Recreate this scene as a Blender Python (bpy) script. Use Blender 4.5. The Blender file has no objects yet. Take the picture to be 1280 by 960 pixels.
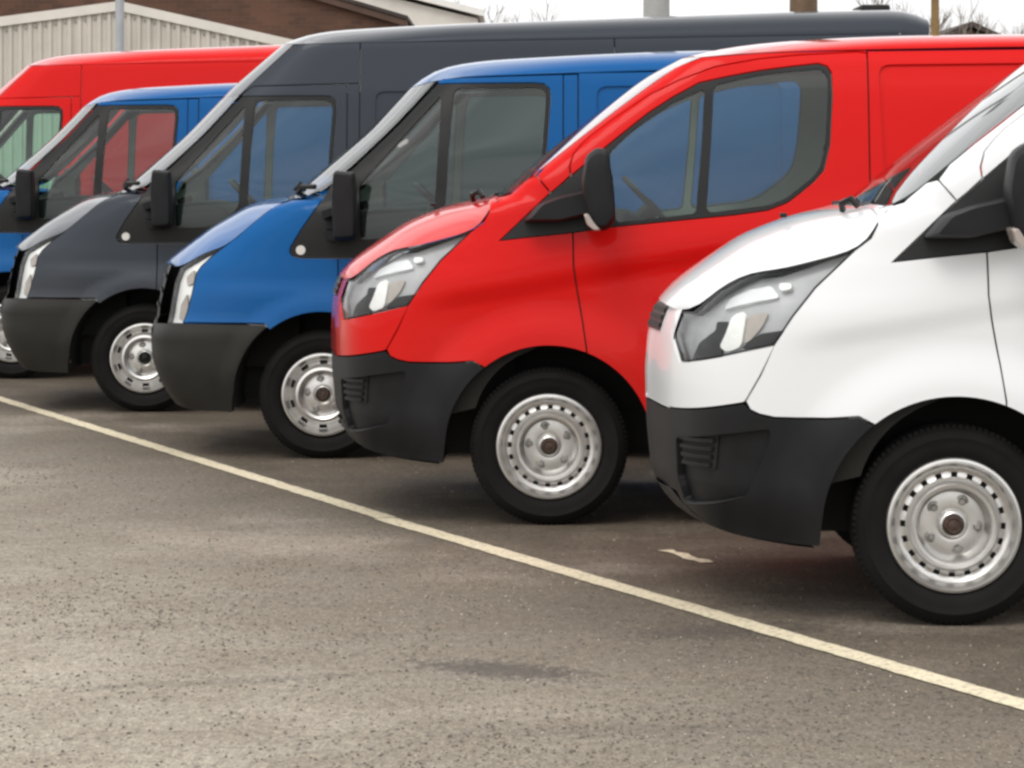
import bpy, bmesh, math, random
import numpy as np
from mathutils import Vector
from mathutils.geometry import delaunay_2d_cdt

random.seed(7)
S = bpy.context.scene
COL = S.collection
PI = math.pi

# ------------------------------------------------------------------ camera
cam_d = bpy.data.cameras.new('camera')
cam_d.sensor_width = 36.0
cam_d.lens = 106.9
cam_d.shift_y = -0.2148
cam_d.clip_start = 0.1
cam_d.clip_end = 3000
cam = bpy.data.objects.new('camera', cam_d)
COL.objects.link(cam)
cam.location = (0, 0, 1.534)
cam.rotation_euler = (PI / 2, 0, 0)
S.camera = cam

# ------------------------------------------------------------------ world, sun, exposure
SUN_EL, SUN_AZ = math.radians(52), math.radians(205)     # azimuth clockwise from +Y: behind the camera, a little to the left
W = bpy.data.worlds.new('World')
S.world = W
W.use_nodes = True
nt = W.node_tree
for n in list(nt.nodes):
    nt.nodes.remove(n)
out = nt.nodes.new('ShaderNodeOutputWorld')
bg = nt.nodes.new('ShaderNodeBackground')
sky = nt.nodes.new('ShaderNodeTexSky')
sky.sky_type = 'NISHITA'
sky.sun_disc = False
sky.sun_elevation = SUN_EL
sky.sun_rotation = SUN_AZ
sky.dust_density = 4.0
sky.air_density = 1.0
hs = nt.nodes.new('ShaderNodeHueSaturation')
hs.inputs['Saturation'].default_value = 0.22
geo = nt.nodes.new('ShaderNodeTexCoord')
nz = nt.nodes.new('ShaderNodeTexNoise')
nz.inputs['Scale'].default_value = 2.2
nz.inputs['Detail'].default_value = 5
mp = nt.nodes.new('ShaderNodeMapping')
mp.inputs['Scale'].default_value = (1, 1, 5.5)
rmp = nt.nodes.new('ShaderNodeMapRange')
rmp.inputs['From Min'].default_value = 0.3
rmp.inputs['From Max'].default_value = 0.7
rmp.inputs['To Min'].default_value = 0.66
rmp.inputs['To Max'].default_value = 1.28
cl = nt.nodes.new('ShaderNodeMix')
cl.data_type = 'RGBA'
cl.inputs['Factor'].default_value = 0.72
cl.inputs['B'].default_value = (11.5, 11.5, 11.5, 1)       # the cloud layer over the sky
mul = nt.nodes.new('ShaderNodeMix')
mul.data_type = 'RGBA'
mul.blend_type = 'MULTIPLY'
mul.inputs['Factor'].default_value = 1.0
L = nt.links.new
L(sky.outputs['Color'], hs.inputs['Color'])
L(hs.outputs['Color'], cl.inputs['A'])
L(geo.outputs['Generated'], mp.inputs['Vector'])
L(mp.outputs['Vector'], nz.inputs['Vector'])
L(nz.outputs['Fac'], rmp.inputs['Value'])
L(cl.outputs['Result'], mul.inputs['A'])
L(rmp.outputs['Result'], mul.inputs['B'])
L(mul.outputs['Result'], bg.inputs['Color'])
bg.inputs['Strength'].default_value = 0.14
L(bg.outputs['Background'], out.inputs['Surface'])

sun_d = bpy.data.lights.new('sun', 'SUN')
sun_d.energy = 0.9
sun_d.angle = math.radians(25)
sun_d.color = (1.0, 0.95, 0.88)
sun = bpy.data.objects.new('sun', sun_d)
COL.objects.link(sun)
sun.rotation_euler = (PI / 2 - SUN_EL, 0, PI - SUN_AZ)
sv = Vector((math.sin(SUN_AZ) * math.cos(SUN_EL), math.cos(SUN_AZ) * math.cos(SUN_EL), math.sin(SUN_EL)))
sun.rotation_euler = sv.to_track_quat('Z', 'Y').to_euler()
sun.location = sv * 60

S.view_settings.view_transform = 'Standard'
S.view_settings.look = 'None'
S.view_settings.exposure = 0.08
S.view_settings.gamma = 1.0
S.render.engine = 'CYCLES'
S.cycles.transparent_max_bounces = 24
S.cycles.max_bounces = 8
S.cycles.filter_width = 2.8

# ------------------------------------------------------------------ materials
def mat(name):
    m = bpy.data.materials.new(name)
    m.use_nodes = True
    return m, m.node_tree, m.node_tree.nodes['Principled BSDF']

def simple(name, col, rough=0.5, metal=0.0, coat=0.0, bump=0.0, bscale=200, var=0.0, vscale=3.0, spec=0.5):
    m, t, p = mat(name)
    p.inputs['Base Color'].default_value = (*col, 1)
    p.inputs['Roughness'].default_value = rough
    p.inputs['Metallic'].default_value = metal
    p.inputs['Specular IOR Level'].default_value = spec
    if coat:
        p.inputs['Coat Weight'].default_value = coat
        p.inputs['Coat Roughness'].default_value = 0.03
    tc = t.nodes.new('ShaderNodeTexCoord')
    if var:
        n = t.nodes.new('ShaderNodeTexNoise')
        n.inputs['Scale'].default_value = vscale
        n.inputs['Detail'].default_value = 6
        r = t.nodes.new('ShaderNodeMapRange')
        r.inputs['From Min'].default_value = 0.3
        r.inputs['From Max'].default_value = 0.7
        r.inputs['To Min'].default_value = 1 - var
        r.inputs['To Max'].default_value = 1 + var
        x = t.nodes.new('ShaderNodeMix')
        x.data_type = 'RGBA'
        x.blend_type = 'MULTIPLY'
        x.inputs['Factor'].default_value = 1
        x.inputs['A'].default_value = (*col, 1)
        t.links.new(tc.outputs['Object'], n.inputs['Vector'])
        t.links.new(n.outputs['Fac'], r.inputs['Value'])
        t.links.new(r.outputs['Result'], x.inputs['B'])
        t.links.new(x.outputs['Result'], p.inputs['Base Color'])
    if bump:
        n = t.nodes.new('ShaderNodeTexNoise')
        n.inputs['Scale'].default_value = bscale
        b = t.nodes.new('ShaderNodeBump')
        b.inputs['Strength'].default_value = bump
        b.inputs['Distance'].default_value = 0.002
        t.links.new(tc.outputs['Object'], n.inputs['Vector'])
        t.links.new(n.outputs['Fac'], b.inputs['Height'])
        t.links.new(b.outputs['Normal'], p.inputs['Normal'])
    return m

def paint(name, col, metal=0.0, rough=0.42, dust=(0.30, 0.26, 0.21)):
    """clear-coated paint with a thin film of road dust low on the body"""
    m, t, p = mat(name)
    p.inputs['Roughness'].default_value = rough
    p.inputs['Metallic'].default_value = metal
    p.inputs['Coat Weight'].default_value = 1.0
    p.inputs['Coat Roughness'].default_value = 0.025
    p.inputs['Coat IOR'].default_value = 1.18
    p.inputs['Specular IOR Level'].default_value = 0.06
    tc = t.nodes.new('ShaderNodeTexCoord')
    n = t.nodes.new('ShaderNodeTexNoise')
    n.inputs['Scale'].default_value = 2.5
    n.inputs['Detail'].default_value = 7
    sx = t.nodes.new('ShaderNodeSeparateXYZ')
    hz = t.nodes.new('ShaderNodeMapRange')
    hz.inputs['From Min'].default_value = 1.1
    hz.inputs['From Max'].default_value = 0.3
    hz.inputs['To Min'].default_value = 0.0
    hz.inputs['To Max'].default_value = 0.12
    mu = t.nodes.new('ShaderNodeMath')
    mu.operation = 'MULTIPLY'
    x = t.nodes.new('ShaderNodeMix')
    x.data_type = 'RGBA'
    x.inputs['A'].default_value = (*col, 1)
    x.inputs['B'].default_value = (*dust, 1)
    t.links.new(tc.outputs['Object'], n.inputs['Vector'])
    t.links.new(tc.outputs['Object'], sx.inputs['Vector'])
    t.links.new(sx.outputs['Z'], hz.inputs['Value'])
    t.links.new(hz.outputs['Result'], mu.inputs[0])
    t.links.new(n.outputs['Fac'], mu.inputs[1])
    t.links.new(mu.outputs['Value'], x.inputs['Factor'])
    t.links.new(x.outputs['Result'], p.inputs['Base Color'])
    return m

def glass(name, tint, rough=0.0, ior=1.5):
    m = bpy.data.materials.new(name)
    m.use_nodes = True
    t = m.node_tree
    for n in list(t.nodes):
        t.nodes.remove(n)
    o = t.nodes.new('ShaderNodeOutputMaterial')
    tr = t.nodes.new('ShaderNodeBsdfTransparent')
    tr.inputs['Color'].default_value = (*tint, 1)
    gl = t.nodes.new('ShaderNodeBsdfGlossy')
    gl.inputs['Roughness'].default_value = rough
    fr = t.nodes.new('ShaderNodeFresnel')
    fr.inputs['IOR'].default_value = ior
    mx = t.nodes.new('ShaderNodeMixShader')
    # both faces of the pane reflect: 2F / (1 + F)
    m1 = t.nodes.new('ShaderNodeMath'); m1.operation = 'MULTIPLY'; m1.inputs[1].default_value = 2
    m2 = t.nodes.new('ShaderNodeMath'); m2.operation = 'ADD'; m2.inputs[1].default_value = 1
    m3 = t.nodes.new('ShaderNodeMath'); m3.operation = 'DIVIDE'
    t.links.new(fr.outputs['Fac'], m1.inputs[0])
    t.links.new(fr.outputs['Fac'], m2.inputs[0])
    t.links.new(m1.outputs['Value'], m3.inputs[0])
    t.links.new(m2.outputs['Value'], m3.inputs[1])
    t.links.new(m3.outputs['Value'], mx.inputs['Fac'])
    t.links.new(tr.outputs['BSDF'], mx.inputs[1])
    t.links.new(gl.outputs['BSDF'], mx.inputs[2])
    t.links.new(mx.outputs['Shader'], o.inputs['Surface'])
    return m

P_WHITE = paint('white_paint', (0.73, 0.74, 0.75))
P_RED = paint('red_paint', (0.57, 0.005, 0.004))
P_BLUE = paint('blue_paint', (0.001, 0.083, 0.27))
P_GREY = paint('dark_grey_paint', (0.037, 0.043, 0.053), 0.3)
M_CLAD = simple('black_textured_plastic', (0.010, 0.010, 0.0112), 0.5, bump=0.25, bscale=500, var=0.4, vscale=5, spec=0.22)
M_CLAD2 = simple('weathered_grey_plastic', (0.0175, 0.0165, 0.0140), 0.6, spec=0.22, bump=0.25, bscale=400, var=0.2, vscale=4)
M_BLACK = simple('satin_black_trim', (0.009, 0.009, 0.009), 0.4, var=0.2, spec=0.25)
M_DARK = simple('dark_underbody', (0.010, 0.010, 0.010), 0.8, var=0.3)
M_RUB = simple('tyre_rubber', (0.0075, 0.0068, 0.0066), 0.8, spec=0.2, bump=0.3, bscale=120, var=0.25, vscale=9)
M_STEEL = simple('silver_wheel_paint', (0.62, 0.61, 0.59), 0.33, 0.88, coat=0.15, var=0.10, vscale=14)
M_RUST = simple('rusty_hub', (0.052, 0.030, 0.021), 0.75, var=0.5, vscale=60, bump=0.4, bscale=90)
M_DRUM = simple('brake_drum_iron', (0.035, 0.031, 0.028), 0.8, var=0.4, vscale=20)
M_LUG = simple('lug_nut_steel', (0.30, 0.29, 0.27), 0.5, 0.6, var=0.3, vscale=40)
M_TRIM = simple('cab_trim', (0.74, 0.76, 0.70), 0.7, var=0.12)
M_CAB = simple('cab_dark_trim', (0.012, 0.013, 0.013), 0.7, var=0.25)
M_SEAT = simple('seat_fabric', (0.045, 0.047, 0.05), 0.9, var=0.25, vscale=30, bump=0.3, bscale=300)
M_CHROME = simple('lamp_reflector', (0.80, 0.81, 0.82), 0.25, 0.3, var=0.06, vscale=12)
M_LAMPG = simple('lamp_housing_grey', (0.42, 0.425, 0.435), 0.35, 0.1, var=0.15, vscale=10)
M_LAMPD = simple('lamp_housing_dark', (0.008, 0.008, 0.009), 0.4, var=0.3, vscale=20)
M_LAMPW = simple('lamp_reflector_white', (0.88, 0.88, 0.86), 0.3, 0.1, var=0.08, vscale=20)
M_LAMPA = simple('lamp_reflector_amber', (0.42, 0.38, 0.345), 0.3, 0.2, var=0.1, vscale=20)
M_LENS = glass('clear_lens', (0.95, 0.96, 0.96), 0.02, 1.2)
M_GLASS = glass('green_tinted_glass', (0.62, 0.84, 0.76), 0.0, 1.42)
M_WIND = glass('windscreen_glass', (0.74, 0.84, 0.80))
M_INDW = simple('clear_indicator', (0.58, 0.56, 0.52), 0.2, coat=1.0)
M_INDA = simple('mirror_indicator_lens', (0.34, 0.29, 0.26), 0.25, coat=0.6)

# ------------------------------------------------------------------ mesh helpers
def link(name, me, m, parent=None):
    o = bpy.data.objects.new(name, me)
    COL.objects.link(o)
    if m is not None:
        me.materials.append(m)
        o.material_slots[0].link = 'OBJECT'
        o.material_slots[0].material = m
    if parent is not None:
        o.parent = parent
    return o

def empty(name, loc, rz=0.0):
    o = bpy.data.objects.new(name, None)
    o.empty_display_size = 0.3
    COL.objects.link(o)
    o.location = loc
    o.rotation_euler = (0, 0, rz)
    return o

def tag(o, label=None, cat=None, group=None, kind=None):
    if label: o['label'] = label
    if cat: o['category'] = cat
    if group: o['group'] = group
    if kind: o['kind'] = kind
    return o

def bm_obj(name, bm, m, parent=None, smooth=False, angle=None):
    bmesh.ops.recalc_face_normals(bm, faces=bm.faces[:])
    me = bpy.data.meshes.new(name)
    bm.to_mesh(me)
    bm.free()
    if smooth:
        me.shade_smooth()
        if angle is not None:
            me.set_sharp_from_angle(angle=math.radians(angle))
    return link(name, me, m, parent)

def add_box(bm, lo, hi, bevel=0.0, seg=2):
    vs = [bm.verts.new((x, y, z)) for z in (lo[2], hi[2]) for y in (lo[1], hi[1]) for x in (lo[0], hi[0])]
    fs = [(0, 2, 3, 1), (4, 5, 7, 6), (0, 1, 5, 4), (2, 6, 7, 3), (0, 4, 6, 2), (1, 3, 7, 5)]
    faces = [bm.faces.new([vs[i] for i in f]) for f in fs]
    if bevel:
        es = list({e for f in faces for e in f.edges})
        bmesh.ops.bevel(bm, geom=es, offset=bevel, segments=seg, profile=0.5, affect='EDGES')

def box(name, lo, hi, m, parent=None, bevel=0.0, seg=2):
    bm = bmesh.new()
    add_box(bm, lo, hi, bevel, seg)
    return bm_obj(name, bm, m, parent, smooth=bevel > 0, angle=35)

def add_tube(bm, pts, rad, n=8, cap=True):
    pts = [Vector(p) for p in pts]
    rs = rad if isinstance(rad, (list, tuple)) else [rad] * len(pts)
    prev = None
    up = Vector((0.13, 0.29, 0.95))
    for i, p in enumerate(pts):
        d = (pts[min(i + 1, len(pts) - 1)] - pts[max(i - 1, 0)])
        d.normalize()
        a = d.cross(up)
        if a.length < 0.2:
            a = d.cross(Vector((1, 0.1, 0)))
        a.normalize()
        b = d.cross(a)
        ring = [bm.verts.new(p + (a * math.cos(2 * PI * k / n) + b * math.sin(2 * PI * k / n)) * rs[i]) for k in range(n)]
        if prev:
            for k in range(n):
                bm.faces.new((prev[k], prev[(k + 1) % n], ring[(k + 1) % n], ring[k]))
        elif cap:
            bm.faces.new(ring[::-1])
        prev = ring
    if cap:
        bm.faces.new(prev)

def lathe(name, prof, m, parent, n=64, hole=None, y0=0.0, xz=(0, 0)):
    """prof: (radius, out) with out along -Y; hole(ring index, sector) -> True leaves the quad out"""
    bm = bmesh.new()
    rings = []
    for r, o in prof:
        if r < 1e-5:
            rings.append([bm.verts.new((xz[0], y0 - o, xz[1]))] * n)
        else:
            rings.append([bm.verts.new((xz[0] + r * math.cos(2 * PI * k / n), y0 - o, xz[1] + r * math.sin(2 * PI * k / n))) for k in range(n)])
    for i in range(len(rings) - 1):
        for k in range(n):
            if hole and hole(i, k):
                continue
            q = [rings[i][k], rings[i][(k + 1) % n], rings[i + 1][(k + 1) % n], rings[i + 1][k]]
            u = []
            for v in q:
                if v not in u:
                    u.append(v)
            if len(u) >= 3:
                bm.faces.new(u)
    bmesh.ops.recalc_face_normals(bm, faces=bm.faces[:])
    me = bpy.data.meshes.new(name)
    bm.to_mesh(me)
    bm.free()
    me.shade_smooth()
    me.set_sharp_from_angle(angle=math.radians(38))
    return link(name, me, m, parent)

# ------------------------------------------------------------------ 2D tools
def resample(poly, step, closed=True):
    o = []
    n = len(poly)
    for i in range(n if closed else n - 1):
        a, b = poly[i], poly[(i + 1) % n]
        d = math.hypot(b[0] - a[0], b[1] - a[1])
        if d < 1e-6:
            continue
        k = max(1, int(math.ceil(d / step)))
        for j in range(k):
            t = j / k
            o.append((a[0] + (b[0] - a[0]) * t, a[1] + (b[1] - a[1]) * t))
    if not closed:
        o.append(tuple(poly[-1]))
    return o

def fillet(poly, r, seg=4):
    o = []
    n = len(poly)
    for i in range(n):
        p, a, b = Vector(poly[i]), Vector(poly[i - 1]), Vector(poly[(i + 1) % n])
        da, db = a - p, b - p
        la, lb = da.length, db.length
        if la < 1e-6 or lb < 1e-6:
            continue
        t = min(r, 0.45 * la, 0.45 * lb)
        p0, p1 = p + da / la * t, p + db / lb * t
        for j in range(seg + 1):
            s = j / seg
            q = p0 * (1 - s) ** 2 + p * 2 * s * (1 - s) + p1 * s * s
            o.append((q.x, q.y))
    return o

def area(poly):
    a = 0
    for i in range(len(poly)):
        x0, y0 = poly[i - 1]
        x1, y1 = poly[i]
        a += x0 * y1 - x1 * y0
    return a / 2

def shrink(poly, d):
    """offset a polygon inwards (d > 0) or outwards (d < 0)"""
    p = [q for i, q in enumerate(poly) if math.hypot(q[0] - poly[i - 1][0], q[1] - poly[i - 1][1]) > 1e-5]
    s = 1 if area(p) > 0 else -1
    o = []
    n = len(p)
    for i in range(n):
        a, b, c = Vector(p[i - 1]), Vector(p[i]), Vector(p[(i + 1) % n])
        e0 = (b - a).normalized()
        e1 = (c - b).normalized()
        n0, n1 = Vector((-e0.y, e0.x)) * s, Vector((-e1.y, e1.x)) * s
        m = n0 + n1
        if m.length < 1e-3:
            m = n0
            k = 1
        else:
            m.normalize()
            k = min(1.0 / max(m.dot(n0), 0.3), 2.5)
        q = b + m * d * k
        o.append((q.x, q.y))
    return o

def pip(P, poly):
    x, y = P[:, 0], P[:, 1]
    c = np.zeros(len(P), bool)
    n = len(poly)
    for i in range(n):
        x0, y0 = poly[i - 1]
        x1, y1 = poly[i]
        if y0 == y1:
            continue
        m = ((y0 > y) != (y1 > y)) & (x < (x1 - x0) * (y - y0) / (y1 - y0) + x0)
        c ^= m
    return c

def pdist(P, poly):
    d = np.full(len(P), 1e9)
    for i in range(len(poly)):
        a = np.array(poly[i - 1])
        b = np.array(poly[i])
        e = b - a
        l2 = max(e @ e, 1e-12)
        t = np.clip(((P - a) @ e) / l2, 0, 1)
        d = np.minimum(d, np.hypot(*(P - a - t[:, None] * e).T))
    return d

def tri2d(outer, holes, step):
    loops = [outer] + holes
    allp = np.array(outer)
    lo, hi = allp.min(0), allp.max(0)
    xs = np.arange(lo[0], hi[0], step)
    ys = np.arange(lo[1], hi[1], step * 0.866)
    X, Y = np.meshgrid(xs, ys)
    X = X + (np.arange(len(ys)) % 2)[:, None] * step * 0.5
    G = np.stack([X.ravel(), Y.ravel()], 1)
    k = pip(G, outer)
    for h in holes:
        k &= ~pip(G, h)
    G = G[k]
    for lp in loops:
        if len(G):
            G = G[pdist(G, lp) > 0.5 * step]
    vs, es = [], []
    for lp in loops:
        b = len(vs)
        vs += [Vector(p) for p in lp]
        es += [(b + i, b + (i + 1) % len(lp)) for i in range(len(lp))]
    vs += [Vector((float(a), float(b))) for a, b in G]
    r = delaunay_2d_cdt(vs, es, [], 0, 1e-6)
    V = np.array([tuple(v) for v in r[0]])
    F = np.array([f for f in r[2] if len(f) == 3])
    c = V[F].mean(1)
    k = pip(c, outer)
    for h in holes:
        k &= ~pip(c, h)
    return V, F[k]

def arc(cx, cz, r, a0, a1, n=20):
    return [(cx + r * math.cos(math.radians(a0 + (a1 - a0) * i / n)), cz + r * math.sin(math.radians(a0 + (a1 - a0) * i / n))) for i in range(n + 1)]

def sstep(a, b, x):
    t = np.clip((x - a) / (b - a), 0, 1)
    return t * t * (3 - 2 * t)

# ------------------------------------------------------------------ a van body as a half-width over its side view
# local axes: x runs from the front wheel centre to the tail, y across (near side negative), z up from the ground
class Body:
    def __init__(s, half, nose, kk, tumble, extra):
        s.half, s.nose, s.kk, s.tumble, s.extra = half, np.array(nose), np.array(kk), np.array(tumble), extra
    def uc(s, z):
        return np.interp(z, s.nose[:, 0], s.nose[:, 1])
    def _w(s, u, z):
        uc = 0
        k = 0
        tb = 0
        for dz, wt in ((-0.03, 0.25), (0, 0.5), (0.03, 0.25)):
            uc = uc + wt * s.uc(z + dz)
            k = k + wt * np.interp(z + dz, s.kk[:, 0], s.kk[:, 1])
            tb = tb + wt * np.interp(z + dz, s.tumble[:, 0], s.tumble[:, 1])
        a = np.maximum(u - uc, 0.004)
        f = 0.99 / (1 + (a / k) ** 1.5)
        f = f - 0.99 / (1 + (1.6 / k) ** 1.5)
        return s.half - tb - np.maximum(f, 0) - s.extra(u, z)
    def w(s, u, z):
        return s._w(np.asarray(u, float), np.asarray(z, float))
    def plan(s, v, z):
        # how far back the nose has curved at half-width v
        uc = np.interp(z, s.nose[:, 0], s.nose[:, 1])
        k = np.interp(z, s.kk[:, 0], s.kk[:, 1])
        tb = np.interp(z, s.tumble[:, 0], s.tumble[:, 1])
        f = s.half - tb - v + 0.99 / (1 + (1.6 / k) ** 1.5)
        return uc + k * max(0.99 / max(f, .02) - 1, 0) ** (2 / 3)
    def wn(s, u, z):
        e = 0.006
        w = s.w(u, z)
        wu = (s.w(u + e, z) - s.w(u - e, z)) / (2 * e)
        wz = (s.w(u, z + e) - s.w(u, z - e)) / (2 * e)
        n = np.stack([-wu, -np.ones_like(wu), -wz], 1)
        n /= np.linalg.norm(n, axis=1)[:, None]
        return np.stack([u, -w, z], 1), n
    def fe(s, z0, z1, a=0.06, n=10):
        """front edge of the side panels between two heights"""
        return [(float(s.uc(z) + a), float(z)) for z in np.linspace(z0, z1, n)]

def panel(B, name, outer, m, parent, side=-1, holes=(), step=0.04, off=0.0, depth=0.031, gap=0.0035, res=None):
    res = res or step
    if gap:
        outer = shrink(outer, gap)
        holes = [shrink(h, -gap) for h in holes]
    outer = resample(outer, res)
    holes = [resample(h, res) for h in holes]
    V, F = tri2d(outer, holes, step)
    P, N = B.wn(V[:, 0], V[:, 1])
    P = P - N * off
    # near-side orientation: (u, z) seen from -Y is counter-clockwise
    a = V[F[:, 0]]; b = V[F[:, 1]]; c = V[F[:, 2]]
    cr = (b[:, 0] - a[:, 0]) * (c[:, 1] - a[:, 1]) - (b[:, 1] - a[:, 1]) * (c[:, 0] - a[:, 0])
    F = np.where(cr[:, None] < 0, F[:, ::-1], F)
    verts = [tuple(p) for p in P]
    norms = [tuple(n) for n in N]
    faces = [tuple(int(i) for i in f) for f in F]
    if depth:
        cnt = {}
        for f in faces:
            for i in range(3):
                e = (f[i], f[(i + 1) % 3])
                cnt[e] = 1
        for e in list(cnt):
            if (e[1], e[0]) in cnt:
                continue
            i, j = e
            p0, p1 = P[i], P[j]
            q0, q1 = p0 - N[i] * depth, p1 - N[j] * depth
            d = np.cross(p1 - p0, N[i])
            l = np.linalg.norm(d)
            d = d / l if l > 1e-9 else N[i]
            k = len(verts)
            r0 = d * 0.75 + N[i] * 0.6
            r0 /= np.linalg.norm(r0)
            verts += [tuple(p0), tuple(p1), tuple(q1), tuple(q0)]
            norms += [tuple(r0), tuple(r0), tuple(d), tuple(d)]
            faces.append((k + 1, k, k + 3, k + 2))
    if side > 0:
        verts = [(x, -y, z) for x, y, z in verts]
        norms = [(x, -y, z) for x, y, z in norms]
        faces = [f[::-1] for f in faces]
    me = bpy.data.meshes.new(name)
    me.from_pydata(verts, [], faces)
    me.shade_smooth()
    me.normals_split_custom_set_from_vertices(norms)
    return link(name, me, m, parent)

def along(pts, n):
    p = np.array(pts, float)
    d = np.r_[0, np.cumsum(np.hypot(*np.diff(p, axis=0).T))]
    t = np.linspace(0, d[-1], n)
    q = np.stack([np.interp(t, d, p[:, 0]), np.interp(t, d, p[:, 1])], 1)
    for _ in range(2):                       # a light smoothing of the traced line
        q[1:-1] = 0.25 * q[:-2] + 0.5 * q[1:-1] + 0.25 * q[2:]
    return q

def strip(B, name, bp, cp, m, parent, n=2.5, rows=12, cols=25, gap=0.004, off=0.0, part=1.0, exact=False, shift=0.0, rnd=0.0):
    """cross-body surface from the near edge line bp over the centre line cp to the far edge"""
    b, c = along(bp, rows), along(cp, rows)
    wb = B.w(b[:, 0], b[:, 1]) - gap - off
    t = np.linspace(-1, 1, cols)
    t = np.sign(t) * (1 - (1 - np.abs(t)) ** (2.4 if rnd else 1.35)) * part
    verts, faces = [], []
    for i in range(rows):
        for k in range(cols):
            if exact:
                z = b[i, 1] + (c[i, 1] - b[i, 1]) * (1 - abs(t[k]) ** 2)
                verts.append((float(B.plan(wb[i] * abs(t[k]), z)) + shift, wb[i] * t[k], z))
                continue
            f = abs(t[k]) ** n
            if rnd:                                  # roof: grows out of the curve of the glass below it
                q = min(1.0, i / (rows * .30))
                q = q * q * (3 - 2 * q)
                f += (1 - (1 - abs(t[k]) ** 5) ** rnd - f) * q
            u = c[i] + (b[i] - c[i]) * f
            verts.append((u[0] + off * 0.7, wb[i] * t[k], u[1] - off * 0.7))
    for i in range(rows - 1):
        for k in range(cols - 1):
            a = i * cols + k
            faces.append((a, a + cols, a + cols + 1, a + 1))
    me = bpy.data.meshes.new(name)
    me.from_pydata(verts, [], faces)
    me.shade_smooth()
    return link(name, me, m, parent)

def loft(name, poly, ys, scales, m, parent, cen=None, shift=None):
    """side outline swept across, each station scaled about its centre"""
    bm = bmesh.new()
    cx = sum(p[0] for p in poly) / len(poly) if cen is None else cen[0]
    cz = sum(p[1] for p in poly) / len(poly) if cen is None else cen[1]
    prev = None
    for i, (y, s) in enumerate(zip(ys, scales)):
        sh = shift[i] if shift else (0, 0)
        ring = [bm.verts.new((cx + (p[0] - cx) * s + sh[0], y, cz + (p[1] - cz) * s + sh[1])) for p in poly]
        if prev:
            for k in range(len(poly)):
                bm.faces.new((prev[k], prev[(k + 1) % len(poly)], ring[(k + 1) % len(poly)], ring[k]))
        else:
            bm.faces.new(ring)
        prev = ring
    bm.faces.new(prev[::-1])
    return bm_obj(name, bm, m, parent, smooth=True, angle=40)

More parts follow.
